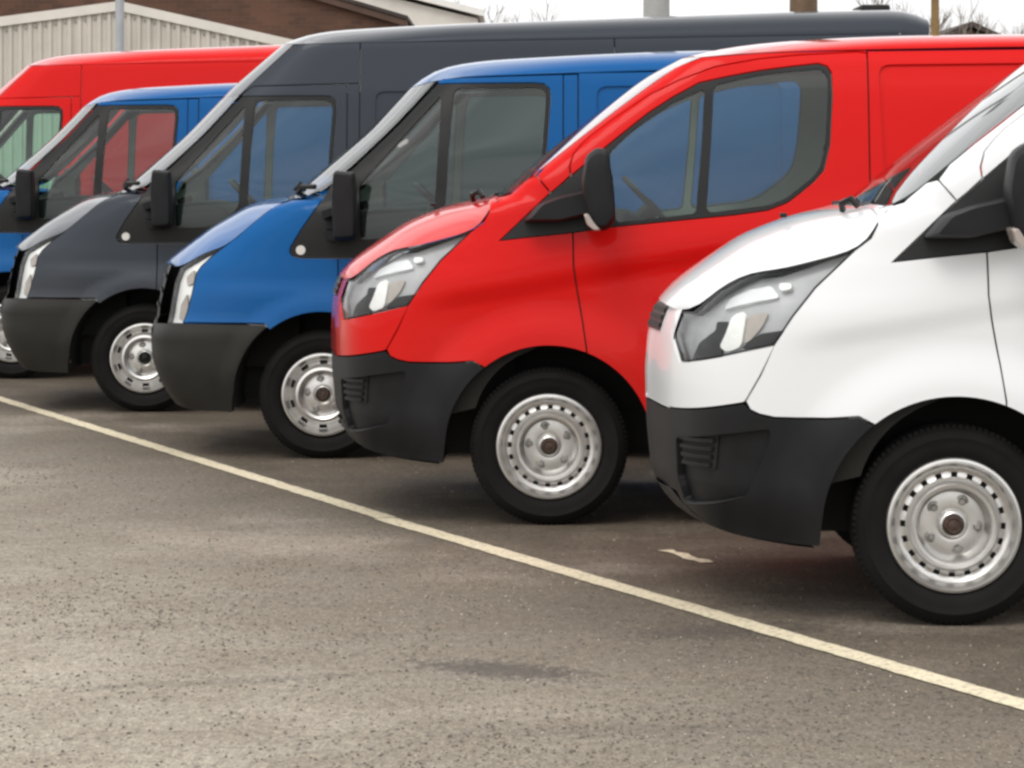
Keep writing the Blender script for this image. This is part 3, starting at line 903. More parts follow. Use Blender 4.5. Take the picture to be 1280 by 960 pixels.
OLDER_NOSE = [(.20, -.84), (.25, -.88), (.32, -.935), (.40, -.975), (.5, -1.01), (.66, -1.02), (.70, -1.0), (.8, -.985), (.92, -.955), (1.0, -.925), (1.05, -.87), (1.184, -.69),
              (1.326, -.45), (1.36, -.25), (1.39, -.19), (1.434, -.14), (1.713, .185)]
OLDER_LOW = Body(.987, OLDER_NOSE + [(1.955, .414), (2.02, .46), (2.3, .5)],
    [(0, .055), (.65, .06), (.72, .09), (1.05, .085), (1.3, .06), (1.45, .040), (2.4, .040)],
    [(0, .05), (.3, .02), (.45, .0), (.9, .0), (1.1, .008), (1.3, .022), (1.6, .06), (2.0, .125), (2.06, .15), (2.6, .4)], older_extra)
OLDER_HIGH = Body(.987, OLDER_NOSE + [(1.985, .42), (2.296, .80), (2.34, .83), (2.7, .9)],
    [(0, .055), (.65, .06), (.72, .09), (1.05, .085), (1.3, .06), (1.45, .040), (2.0, .04), (2.25, .025), (2.7, .025)],
    [(0, .05), (.3, .02), (.45, .0), (.9, .0), (1.1, .008), (1.3, .022), (1.6, .06), (2.0, .115), (2.28, .165), (2.36, .19), (2.8, .4)], older_extra)

def build_older(root, PAINT, clad, high, hubmat):
    B = OLDER_HIGH if high else OLDER_LOW
    t = T['older']
    Wp = t['sail_window']
    wb = 3.75 if high else 2.933
    tail = 4.86 if high else 3.90
    zr = (lambda u: 2.283 + (u - 1.0) * .0172) if high else (lambda u: 1.988 + (u - .617) * .030 if u < 1.8 else 2.024 + (u - 1.8) * .006)
    for side in (-1, 1):
        kw = dict(side=side)
        fb = B.fe(.30, .690, n=10)
        bp = [(-.83, .262), (-.70, .245), (-.47, .242), (-.462, .33)] + arc(0, .33, ARCH_R + .02, 178, 128, 14) + [(-.30, .702), (-.70, .704), (-.80, .702)] + fb[::-1]
        panel(B, 'bumper_corner', bp, clad, root, step=.035, **kw)
        lamp = t['lamp']
        h = panel(B, 'headlight', lamp, M_LAMPW, root, step=.025, off=.03, depth=0, gap=-.006, **kw)
        panel(B, 'bezel', lamp, M_BLACK, h, holes=[shrink(lamp, .006)], step=.03, off=.003, depth=.03, gap=.0015, res=.02, **kw)
        for q in t['lamp_bits']:
            panel(B, 'reflector', fillet(q, .01), M_LAMPA, h, step=.02, off=.018, depth=.01, gap=0, **kw)
        panel(B, 'lens', shrink(lamp, .004), M_LENS, h, step=.03, off=.004, depth=0, gap=0, **kw)
        # wing
        arch = arc(0, .33, ARCH_R, 128, 79, 16)
        wing = t['lamp_back'] + [(-.70, .708), (-.30, .708)] + arch + [(.083, 1.046)] + t['sail_front'] + t['wing_top']
        panel(B, 'wing', wing, PAINT, root, step=.035, **kw)
        # door
        dtop = [(1.25, 2.030), (.66, 2.018)] if high else [(1.25, zr(1.25) - .006), (.62, 1.984)]
        door = [(.083, 1.046)] + arc(0, .33, ARCH_R, 79, 12, 18) + [(1.25, .42)] + dtop + [(.590, 1.968)] + t['win_rear']
        d = panel(B, 'door', door, PAINT, root, step=.04, **kw)
        g1, g2 = fillet(t['glass1'], .02), fillet(t['glass2'], .04)
        panel(B, 'window_frame', Wp, M_BLACK, d, holes=[g1, g2], step=.05, off=.002, gap=.002, res=.03, **kw)
        panel(B, 'quarter_window', g1, M_GLASS, d, step=.08, off=.007, depth=0, gap=-.004, **kw)
        panel(B, 'side_window', g2, M_GLASS, d, step=.08, off=.007, depth=0, gap=-.004, **kw)
        hd = fillet([(.98, 1.06), (1.16, 1.06), (1.16, 1.02), (.98, 1.02)], .012)
        panel(B, 'door_handle', hd, M_BLACK, d, step=.02, off=-.022, depth=.022, gap=0, **kw)
        seal = lambda pl: [(p[0] - .014, p[1]) for p in pl] + [(p[0] + .014, p[1]) for p in pl[::-1]]
        for pl in ([(.083, 1.04), (.083, .77)], [(1.25, 1.98), (1.25, .44)], [(1.327, 1.98), (1.327, .44)]):
            panel(B, 'door_seal', seal(pl), M_DARK, d, step=.05, off=.012, depth=0, gap=0, **kw)
        # indicator in the sail corner
        rp = arc(-.112, 1.087, .025, 0, 330, 11)
        panel(B, 'sail_indicator', rp, M_INDW, root, step=.015, off=-.006, depth=.01, gap=0, **kw)
        ztop = 2.034 if high else zr(1.29) - .006
        panel(B, 'door_post', [(1.25, .42), (1.327, .42), (1.327, ztop), (1.25, ztop - .002)], PAINT, root, step=.05, **kw)
        if high:
            up = t['cap_side'] + [(1.0, zr(1.0)), (1.327, zr(1.327)), (1.327, 2.034), (.66, 2.018)]
            panel(B, 'upper_side', up, PAINT, root, step=.05, **kw)
        joints = [1.327, 2.906, tail] if high else [1.327, 2.50, tail]
        for i in range(len(joints) - 1):
            a, b = joints[i], joints[i + 1]
            pts = [(a, .42)]
            lo, hi = wb - ARCH_R, wb + ARCH_R
            if a < lo and b > hi:
                pts += arc(wb, .33, ARCH_R, 168, 12, 22) + [(b, .42)]
            elif a < lo < b:
                pts += [(lo - .005, .42), (lo, .6), (b, .6)] if not high else [(b, .42)]
            elif a >= lo:
                pts = [(a, .6)] + [p for p in arc(wb, .33, ARCH_R, 168, 12, 22) if p[0] > a + .05] + [(b, .42)]
            else:
                pts += [(b, .42)]
            pts += [(b, zr(b)), (a, zr(a))]
            rec = fillet([(a + .10, zr(a) - (.31 if high else .075)), (b - .12, zr(b) - (.31 if high else .075)), (b - .12, 1.18), (a + .10, 1.18)], .05)
            s1 = panel(B, 'side_panel', pts, PAINT, root, holes=[rec], step=.06, **kw)
            panel(B, 'recessed_panel', rec, PAINT, s1, step=.08, off=.012, depth=0, gap=-.006, **kw)
        panel(B, 'sill', [(.445, .29), (wb - .445, .29), (wb - .43, .415), (.427, .415)], clad, root, step=.06, **kw)
        lin = [(-.70, .76)] + arc(0, .33, .46, 128, 12, 14) + [(.5, .35), (wb - .5, .35)] + arc(wb, .33, .46, 168, 12, 14) + [(tail - .05, .44), (tail - .05, zr(2.5) - .03), (1.1, zr(1.1) - .03)] + \
              ([(.92, 2.24), (.66, 1.97)] if high else [(.70, 1.955)]) + [(.40, 1.70), (.06, 1.40), (-.10, 1.30), (-.40, 1.10), (-.68, .92)]
        ln = panel(B, 'door_lining', lin, M_TRIM, root, holes=[shrink(g1, -.006), shrink(g2, -.006)], step=.08, off=.035, depth=0, gap=0, **kw)
        panel(B, 'door_card', [(.46, .55), (1.20, .55), (1.20, 1.27), (.62, 1.26), (.52, 1.17), (.42, 1.13), (.05, 1.13), (.05, .82)], M_CAB, ln, step=.1, off=.05, depth=0, gap=0, **kw)
        sg = side
        mh = loft('wing_mirror', fillet(t['mirror'], .018, 4), [sg * y for y in (1.045, 1.055, 1.10, 1.17, 1.215, 1.235, 1.24)], (.86, .96, 1, 1, .97, .9, .72), M_CLAD, root)
        for q in t['mirror_arms']:
            loft('mirror_arm', fillet(q, .012), [sg * y for y in (.88, 1.0, 1.09, 1.12)], (1, 1, .85, .8), M_CLAD, mh)
        wheel(root, 0, side, 'older', hubmat)
        wheel(root, wb, side, 'older', hubmat)
        liner(root, 0, side)
        liner(root, wb, side)
    fe = B.fe
    cz = lambda z0, z1, n=8: [(float(B.uc(z)), float(z)) for z in np.linspace(z0, z1, n)]
    fx = lambda z0, z1: [(p[0] + .012, p[1]) for p in fe(z0, z1)]
    strip(B, 'bumper_centre', fx(.262, .697), cz(.262, .697), clad, root, exact=True, shift=.002)
    g = strip(B, 'grille', fe(.70, .99), cz(.70, .995), M_BLACK, root, rows=16, exact=True, shift=.004)
    for z in (.77, .85, .93):
        strip(B, 'grille_bar', fe(z - .012, z + .012), cz(z - .012, z + .012), M_CLAD2, g, rows=3, exact=True, shift=-.006, part=.97)
    strip(B, 'bonnet', t['bonnet_b'], [(-.93, 1.0), (-.87, 1.05), (-.69, 1.184), (-.45, 1.326), (-.36, 1.348), (-.24, 1.362)], PAINT, root, 2.4, rows=22, cols=33)
    strip(B, 'cowl', [(-.185, 1.347), (-.165, 1.353)], [(-.235, 1.362), (-.185, 1.382)], M_BLACK, root, 2.4, rows=3)
    wt = [(-.18, 1.386), (-.14, 1.434), (.185, 1.713), (.40, 1.935)]
    strip(B, 'windscreen', t['wind_b'], wt, M_WIND, root, 3.2, rows=22, cols=41)
    if high:
        strip(B, 'roof_cap', t['cap_b'], [(.402, 1.938), (.44, 1.99), (.80, 2.296)], PAINT, root, 2.8, rows=14, cols=33)
        strip(B, 'roof', [(.915, 2.283), (1.0, zr(1.0)), (1.34, zr(1.34)), (2.5, zr(2.5)), (4.80, zr(4.8)), (tail, zr(tail) - .01)],
              [(.802, 2.298), (.88, 2.345), (1.10, 2.388), (1.5, 2.410), (2.58, 2.45), (4.06, 2.505), (4.80, 2.520), (tail + .02, 2.46)], PAINT, root, 2.8, rnd=.55, rows=50, cols=45)
    else:
        strip(B, 'roof', [(.585, 1.972), (.617, 1.988), (1.0, zr(1.0)), (1.8, zr(1.8)), (tail, zr(tail))],
              [(.402, 1.938), (.49, 2.025), (.61, 2.066), (.82, 2.096), (1.24, 2.114), (1.867, 2.140), (2.6, 2.150), (tail + .02, 2.135)], PAINT, root, 3.2, rnd=.55, rows=44, cols=45)
    strip(B, 'rear_door', [(tail, .35), (tail, 1.0), (tail, zr(tail))], [(tail + .035, .35), (tail + .035, 1.0), (tail + .02, 2.44 if high else 2.11)], PAINT, root, 6.0)
    bm = bmesh.new()
    for y in (.25, -.35):
        add_tube(bm, [(-.225, y + .5, 1.385), (-.20, y, 1.40), (-.15, y - .20, 1.43)], .011, 6)
    add_tube(bm, [(-.16, -.62, 1.385), (-.125, -.74, 1.415), (-.05, -.80, 1.415)], .014, 6)
    bm_obj('wiper', bm, M_BLACK, root, smooth=True, angle=50)
    interior(root, 'older', 1.36, 1.92)

def copy_tree(o, parent=None, swap=None):
    c = o.copy()
    COL.objects.link(c)
    if parent is not None:
        c.parent = parent
    if swap:
        for s_ in c.material_slots:
            if s_.material in swap:
                s_.link = 'OBJECT'
                s_.material = swap[s_.material]
    for ch in list(o.children):
        copy_tree(ch, c, swap)
    return c

GROUP = 'vans parked in a row'
HALF = .99
def place(root, X, Y, yaw=0.0):
    a = math.radians(yaw)                       # turned about the near front wheel
    k = (Y - .10) / Y
    root.location = (X * k - HALF * math.sin(a), Y - .10 + HALF * math.cos(a), 0)
    root.rotation_euler = (0, 0, a)

white = empty('cargo_van', (0, 0, 0))
build_custom(white, P_WHITE, M_CLAD)
tag(white, 'white van at the right-hand end of the row, cut by the frame', 'van', GROUP)
red = copy_tree(white, None, {P_WHITE: P_RED})
tag(red, 'bright red low-roofed van with sloping nose between the white and the blue van', 'van', GROUP)
place(white, 1.479, 10.106, -1.2)
place(red, .156, 12.925, -1.4)
blue = empty('cargo_van', (0, 0, 0))
build_older(blue, P_BLUE, M_CLAD2, False, M_RUST)
tag(blue, 'blue van with black bumper directly behind the bright red low-roofed van', 'van', GROUP)
place(blue, -.992, 15.833, -1.5)
grey = empty('cargo_van', (0, 0, 0))
build_older(grey, P_GREY, M_CLAD2, True, M_BLACK)
tag(grey, 'dark grey long high-roofed van between the two blue vans', 'van', GROUP)
place(grey, -2.282, 18.81)
box('roof_vent', (4.50, -.25, 2.50), (4.69, .25, 2.555), M_CLAD2, grey, .015)
blue2 = copy_tree(blue)
tag(blue2, 'blue van behind the dark grey one, its nose cut by the left frame edge', 'van', GROUP)
place(blue2, -3.583, 21.71)
red2 = copy_tree(grey, None, {P_GREY: P_RED})
for ch in list(red2.children):
    if ch.name.startswith('roof_vent'):
        bpy.data.objects.remove(ch)
tag(red2, 'red high-roofed van farthest back, in front of the cream corrugated shed', 'van', GROUP)
place(red2, -4.85, 24.68)
red2.scale = (1, 1, 1.025)

for root in (white, red, blue, grey, blue2, red2):
    rr = random.Random(root.name)
    for ch in root.children:
        if ch.name.startswith('wheel') and not ch.name.startswith('wheel_') and ch.location.y < 0:
            ch.rotation_euler = (0, rr.uniform(0, 6.28), 0)

# ------------------------------------------------------------------ ground
def ground_mat():
    m, t, p = mat('worn_tarmac')
    N, K = t.nodes.new, t.links.new
    tc = N('ShaderNodeTexCoord')
    grain = N('ShaderNodeMapping')          # the surface is dragged out along the driving direction
    grain.inputs['Scale'].default_value = (1, .45, 1)
    K(tc.outputs['Object'], grain.inputs['Vector'])
    def noise(scale, detail=4, rough=.55):
        n = N('ShaderNodeTexNoise')
        n.inputs['Scale'].default_value = scale
        n.inputs['Detail'].default_value = detail
        n.inputs['Roughness'].default_value = rough
        K(grain.outputs['Vector'] if scale > 20 else tc.outputs['Object'], n.inputs['Vector'])
        return n
    def rng(src, a, b, c, d):
        r = N('ShaderNodeMapRange')
        r.inputs['From Min'].default_value = a
        r.inputs['From Max'].default_value = b
        r.inputs['To Min'].default_value = c
        r.inputs['To Max'].default_value = d
        K(src, r.inputs['Value'])
        return r.outputs['Result']
    def mix(f, a, b, mode='MIX'):
        x = N('ShaderNodeMix')
        x.data_type = 'RGBA'
        x.blend_type = mode
        if isinstance(f, float): x.inputs['Factor'].default_value = f
        else: K(f, x.inputs['Factor'])
        for k, v in (('A', a), ('B', b)):
            if isinstance(v, tuple): x.inputs[k].default_value = (*v, 1)
            else: K(v, x.inputs[k])
        return x.outputs['Result']
    def math2(op, a, b):
        x = N('ShaderNodeMath')
        x.operation = op
        for i, v in enumerate((a, b)):
            if isinstance(v, (int, float)): x.inputs[i].default_value = v
            else: K(v, x.inputs[i])
        return x.outputs['Value']
    # distance across the bay line: positive on the driven side (towards the camera)
    sp = N('ShaderNodeSeparateXYZ')
    K(tc.outputs['Object'], sp.inputs['Vector'])
    n_big = noise(.55, 5, .6)
    n_mid = noise(2.6, 6, .65)
    n_fine = noise(34, 5, .8)
    n_grit = noise(95, 4, .8)
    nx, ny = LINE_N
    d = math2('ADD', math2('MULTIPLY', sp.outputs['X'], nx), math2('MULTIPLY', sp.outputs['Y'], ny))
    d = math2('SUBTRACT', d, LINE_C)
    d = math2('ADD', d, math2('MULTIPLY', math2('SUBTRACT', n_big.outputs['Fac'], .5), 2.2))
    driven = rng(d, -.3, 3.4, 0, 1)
    base = mix(driven, (.088, .067, .045), (.41, .362, .288))  # parking side: brown tarmac, darkened further to deepen the shade under the vans
    base = mix(rng(n_mid.outputs['Fac'], .42, .70, 0, .5), base, (.175, .137, .098))
    base = mix(rng(n_big.outputs['Fac'], .55, .75, 0, .5), base, (.42, .36, .295))
    base = mix(1.0, base, mix(rng(n_fine.outputs['Fac'], .3, .7, 0, 1), (.58, .58, .58), (1.38, 1.38, 1.38)), 'MULTIPLY')
    base = mix(1.0, base, mix(rng(n_grit.outputs['Fac'], .35, .65, 0, 1), (.58, .58, .58), (1.38, 1.38, 1.38)), 'MULTIPLY')
    # open pits between the stones
    vo = N('ShaderNodeTexVoronoi')
    vo.inputs['Scale'].default_value = 32
    vo.inputs['Randomness'].default_value = 1
    K(grain.outputs['Vector'], vo.inputs['Vector'])
    pm = noise(4.5, 4, .7)
    n_w = noise(45, 3)
    pit_r = math2('ADD', rng(pm.outputs['Fac'], .42, .66, .06, .34), math2('MULTIPLY', math2('SUBTRACT', n_w.outputs['Fac'], .5), .30))
    pit = rng(math2('SUBTRACT', vo.outputs['Distance'], pit_r), -.05, .03, .55, 0)
    base = mix(pit, base, (.060, .048, .040))
    # dark oil streaks on the driven side
    def blot(cx, cy, rx, ry, rot, amount):
        mpn = N('ShaderNodeMapping')
        mpn.vector_type = 'TEXTURE'
        mpn.inputs['Location'].default_value = (cx, cy, 0)
        mpn.inputs['Rotation'].default_value = (0, 0, rot)
        mpn.inputs['Scale'].default_value = (rx, ry, 1)
        K(tc.outputs['Object'], mpn.inputs['Vector'])
        ln = N('ShaderNodeVectorMath')
        ln.operation = 'LENGTH'
        K(mpn.outputs['Vector'], ln.inputs[0])
        v = math2('ADD', ln.outputs['Value'], math2('MULTIPLY', math2('SUBTRACT', n_fine.outputs['Fac'], .5), 3.2))
        return rng(v, .55, 1.25, amount, 0)
    for b in BLOTS:
        base = mix(blot(*b), base, (.055, .045, .038))
    # pale scuffs and grit
    v2 = N('ShaderNodeTexVoronoi')
    v2.inputs['Scale'].default_value = 7
    K(tc.outputs['Object'], v2.inputs['Vector'])
    base = mix(rng(v2.outputs['Distance'], .045, .03, 0, .65), base, (.42, .38, .32))
    K(base, p.inputs['Base Color'])
    K(rng(n_mid.outputs['Fac'], .3, .7, .72, .95), p.inputs['Roughness'])
    bp = N('ShaderNodeBump')
    bp.inputs['Strength'].default_value = .6
    bp.inputs['Distance'].default_value = .006
    hgt = math2('SUBTRACT', math2('ADD', math2('MULTIPLY', n_fine.outputs['Fac'], .6), math2('MULTIPLY', n_grit.outputs['Fac'], .5)), pit)
    K(hgt, bp.inputs['Height'])
    K(bp.outputs['Normal'], p.inputs['Normal'])
    return m

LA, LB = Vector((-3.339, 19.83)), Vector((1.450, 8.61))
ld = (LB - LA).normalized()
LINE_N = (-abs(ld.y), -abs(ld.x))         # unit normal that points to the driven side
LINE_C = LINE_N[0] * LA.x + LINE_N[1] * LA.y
BLOTS = [(-.03, 9.22, .30, .14, -.5, .75), (.35, 8.25, .55, .10, .1, .22), (-.9, 9.0, .5, .06, .3, .25), (.7, 10.0, .35, .16, .4, .55)]
bm = bmesh.new()
g = [bm.verts.new(p) for p in ((-1500, -600, 0), (1500, -600, 0), (1500, 2400, 0), (-1500, 2400, 0))]
bm.faces.new(g)
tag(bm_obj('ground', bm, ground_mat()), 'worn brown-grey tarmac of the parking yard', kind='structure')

def line_mat():
    m, t, p = mat('worn_cream_line_paint')
    N, K = t.nodes.new, t.links.new
    tc = N('ShaderNodeTexCoord')
    n = N('ShaderNodeTexNoise')
    n.inputs['Scale'].default_value = 45
    n.inputs['Detail'].default_value = 6
    n.inputs['Roughness'].default_value = .7
    n2 = N('ShaderNodeTexNoise')
    n2.inputs['Scale'].default_value = 3
    n2.inputs['Detail'].default_value = 4
    K(tc.outputs['Object'], n.inputs['Vector'])
    K(tc.outputs['Object'], n2.inputs['Vector'])
    r = N('ShaderNodeMapRange')
    r.inputs['From Min'].default_value = .50
    r.inputs['From Max'].default_value = .70
    K(n.outputs['Fac'], r.inputs['Value'])
    x = N('ShaderNodeMix')
    x.data_type = 'RGBA'
    x.inputs['A'].default_value = (.80, .71, .52, 1)
    x.inputs['B'].default_value = (.62, .54, .37, 1)
    K(n2.outputs['Fac'], x.inputs['Factor'])
    y = N('ShaderNodeMix')
    y.data_type = 'RGBA'
    y.inputs['B'].default_value = (.20, .17, .135, 1)
    K(r.outputs['Result'], y.inputs['Factor'])
    K(x.outputs['Result'], y.inputs['A'])
    K(y.outputs['Result'], p.inputs['Base Color'])
    p.inputs['Roughness'].default_value = .8
    return m
M_LINE = line_mat()
def painted(name, a, b, w, z=.004, rag=.006):
    a, b = Vector(a), Vector(b)
    d = (b - a)
    ln = d.length
    d.normalize()
    nn = Vector((-d.y, d.x))
    k = max(4, int(ln / .06))
    bm = bmesh.new()
    prev = None
    for i in range(k + 1):
        c = a + d * (ln * i / k)
        l, r = w / 2 + random.uniform(-rag, rag * .4), w / 2 + random.uniform(-rag, rag * .4)
        q = (bm.verts.new((c.x + nn.x * l, c.y + nn.y * l, z)), bm.verts.new((c.x - nn.x * r, c.y - nn.y * r, z)))
        if prev:
            bm.faces.new((prev[0], prev[1], q[1], q[0]))
        prev = q
    return bm_obj(name, bm, M_LINE)
def gp(x, y):          # ground point from its bearing
    s = (y - 205) / 1.534
    return ((x - 640) / s, 3800 / s)

tag(painted('road_marking', (-4.45, 22.48), (-.545, 13.17), .098), 'farther length of the cream bay line, running behind a small break', kind='structure')
tag(painted('road_marking', (-.556, 13.15), (2.35, 6.57), .104), 'nearer length of the cream bay line, running out at the lower right', kind='structure')
tag(painted('road_marking', (.606, 12.06), (.745, 11.68), .07, rag=.025), 'worn scrap of white paint in front of the white van', kind='structure')

# ------------------------------------------------------------------ cream corrugated shed
M_CREAM = simple('cream_cladding', (.50, .47, .41), .55, var=.10, vscale=2.0)
M_VERGE = simple('cream_flashing', (.62, .59, .53), .5, var=.06)
M_BOLT = simple('cladding_bolt', (.20, .19, .17), .6)
def shed():
    Y = 40.0
    ax, az = -5.16, 3.64
    top = lambda x: az - (ax - x) * .132 if x < ax else az - (x - ax) * .222
    x0, x1 = -12.0, -1.6
    root = empty('corrugated_shed', ((x0 + x1) / 2, Y, 0))
    tag(root, 'cream corrugated metal shed with a low pitched top behind the farthest red van', 'shed')
    ox = root.location.x
    n = 0
    pit = .13
    x = x0
    ns = 8                                     # ribs per sheet
    while x < x1 - .01:
        xe = min(x + ns * pit, x1)
        bm = bmesh.new()
        bb = bmesh.new()
        prof = []
        xx = x
        while xx < xe - .001:
            prof += [(xx, 0), (xx + .035, 0), (xx + .05, -.028), (xx + .095, -.028), (xx + .11, 0)]
            add_tube(bb, [(xx + .018 - ox, -.004, top(xx) - .16), (xx + .018 - ox, -.016, top(xx) - .16)], .011, 6)
            xx += pit
        prof.append((xe - .004, 0))
        prev = None
        for px, py in prof:
            q = (bm.verts.new((px - ox, py, 0)), bm.verts.new((px - ox, py, top(px) - .06)))
            if prev:
                bm.faces.new((prev[0], q[0], q[1], prev[1]))
            prev = q
        sh = bm_obj('cladding_sheet', bm, M_CREAM, root)
        b_ = bm_obj('bolt_row', bb, M_BOLT, sh)
        b_['kind'] = 'stuff'
        x = xe
    for a, b in ((x0 - .1, ax), (ax, x1 + .1)):
        bm = bmesh.new()
        vs = []
        for y in (-.06, .05):
            for xx in (a, b):
                for dz in (-.09, .035):
                    vs.append(bm.verts.new((xx - ox, y, top(xx) + dz)))
        for f in ((0, 1, 3, 2), (4, 6, 7, 5), (0, 4, 5, 1), (2, 3, 7, 6), (0, 2, 6, 4), (1, 5, 7, 3)):
            bm.faces.new([vs[i] for i in f])
        bm_obj('verge_flashing', bm, M_VERGE, root)
    bm = bmesh.new()
    ring = []
    for y in (.05, 5.0):
        ring.append([bm.verts.new((xx - ox, y, zz)) for xx, zz in ((x0, 0), (x0, top(x0) - .01), (ax, az - .01), (x1, top(x1) - .01), (x1, 0))])
    for i in range(5):
        j = (i + 1) % 5
        bm.faces.new((ring[0][i], ring[0][j], ring[1][j], ring[1][i]))
    bm.faces.new(ring[0]); bm.faces.new(ring[1])
    bm_obj('shed_body', bm, M_CREAM, root)
shed()

# ------------------------------------------------------------------ brick building, pale building
def brick_mat():
    m, t, p = mat('brown_brick')
    N, K = t.nodes.new, t.links.new
    tc = N('ShaderNodeTexCoord')
    mpn = N('ShaderNodeMapping')
    mpn.inputs['Rotation'].default_value = (PI / 2, 0, 0)
    b = N('ShaderNodeTexBrick')
    b.inputs['Scale'].default_value = 1.0
    b.inputs['Brick Width'].default_value = .225
    b.inputs['Row Height'].default_value = .075
    b.inputs['Mortar Size'].default_value = .006
    b.inputs['Color1'].default_value = (.105, .048, .028, 1)
    b.inputs['Color2'].default_value = (.070, .034, .022, 1)
    b.inputs['Mortar'].default_value = (.095, .055, .036, 1)
    K(tc.outputs['Object'], mpn.inputs['Vector'])
    K(mpn.outputs['Vector'], b.inputs['Vector'])
    n = N('ShaderNodeTexNoise')
    n.inputs['Scale'].default_value = 1.2
    n.inputs['Detail'].default_value = 5
    K(tc.outputs['Object'], n.inputs['Vector'])
    r = N('ShaderNodeMapRange')
    r.inputs['From Min'].default_value = .3
    r.inputs['From Max'].default_value = .7
    r.inputs['To Min'].default_value = .75
    r.inputs['To Max'].default_value = 1.25
    K(n.outputs['Fac'], r.inputs['Value'])
    x = N('ShaderNodeMix')
    x.data_type = 'RGBA'
    x.blend_type = 'MULTIPLY'
    x.inputs['Factor'].default_value = 1
    K(b.outputs['Color'], x.inputs['A'])
    K(r.outputs['Result'], x.inputs['B'])
    K(x.outputs['Result'], p.inputs['Base Color'])
    p.inputs['Roughness'].default_value = .85
    return m
M_BRICK = brick_mat()
M_ROOF = simple('dark_roof_tile', (.045, .032, .028), .8, var=.3, vscale=3)
M_PALE = simple('pale_render', (.68, .64, .58), .7, var=.06)
M_PALER = simple('pale_roof_sheet', (.78, .76, .72), .5, var=.05)
M_BROWNB = simple('brown_barge_board', (.075, .040, .026), .7, var=.2)

def prism(name, pts, y0, y1, m, root):
    """outline in x, z swept from y0 to y1, about the root"""
    o = root.location
    bm = bmesh.new()
    a = [bm.verts.new((x - o.x, y0 - o.y, z)) for x, z in pts]
    b = [bm.verts.new((x - o.x, y1 - o.y, z)) for x, z in pts]
    n = len(pts)
    for i in range(n):
        bm.faces.new((a[i], a[(i + 1) % n], b[(i + 1) % n], b[i]))
    bm.faces.new(a); bm.faces.new(b)
    return bm_obj(name, bm, m, root)

def brick_building():
    Y = 55.0                    # 69 px per metre there
    root = empty('brick_building', (-9, Y, 0))
    tag(root, 'brown brick gable building rising behind the cream shed', 'building')
    e = (-1.88, 4.14)           # foot of the visible verge
    sl = .295
    rx = -9.0
    rz = e[1] + (e[0] - rx) * sl
    top = [(-16.1, e[1]), (rx, rz), e]
    prism('gable_wall', [(-15.9, 0), (-15.9, e[1] - .02), (rx, rz - .08), (-2.05, e[1] - .02), (-2.05, 0)], Y, Y + 12, M_BRICK, root)
    for a, b in ((top[0], top[1]), (top[1], top[2])):
        prism('roof_slope', [a, b, (b[0], b[1] + .07), (a[0], a[1] + .07)], Y - .15, Y + 12.2, M_ROOF, root)
        prism('barge_board', [(a[0], a[1] - .13), (b[0], b[1] - .13), (b[0], b[1] - .01), (a[0], a[1] - .01)], Y - .12, Y - .06, M_BROWNB, root)
    root2 = empty('pale_building', (-2, 75, 0))
    tag(root2, 'pale building with a white sloping roof just showing above the grey van', 'building')
    Y2 = 75.0                   # 50.7 px per metre
    e2 = (-.70, 5.17)
    rx2 = -6.0
    rz2 = e2[1] + (e2[0] - rx2) * .25
    prism('wall', [(-11.2, 0), (-11.2, e2[1] - .05), (rx2, rz2 - .1), (-.85, e2[1] - .05), (-.85, 0)], Y2, Y2 + 10, M_PALE, root2)
    prism('roof', [(-11.4, e2[1] - .02), (rx2, rz2), (e2[0], e2[1]), (e2[0], e2[1] + .16), (rx2, rz2 + .16), (-11.4, e2[1] + .14)], Y2 - .2, Y2 + 10.2, M_PALER, root2)
brick_building()

# ------------------------------------------------------------------ house far right
def house():
    Y = 80.0
    cx, az = 12.06, 5.28
    root = empty('house', (cx, Y, 0))
    tag(root, 'distant house whose dark gable tip shows over the red van roof at right', 'house')
    hw = 3.6
    ez = az - hw * .445
    prism('wall', [(cx - 3.3, 0), (cx - 3.3, ez + .05), (cx, az - .20), (cx + 3.3, ez + .05), (cx + 3.3, 0)], Y, Y + 9, M_BRICK, root)
    for sgn in (-1, 1):
        prism('roof', [(cx, az), (cx + sgn * hw, ez), (cx + sgn * hw, ez - .14), (cx, az - .14)], Y - .3, Y + 9.3, M_ROOF, root)
    w = prism('window', [(cx - .6, 2.6), (cx + .6, 2.6), (cx + .6, 3.6), (cx - .6, 3.6)], Y - .03, Y + .05, M_PALE, root)
    prism('pane', [(cx - .52, 2.68), (cx + .52, 2.68), (cx + .52, 3.52), (cx - .52, 3.52)], Y - .04, Y - .02, M_CAB, root).parent = w
    w.children[0].location = (0, 0, 0)
house()

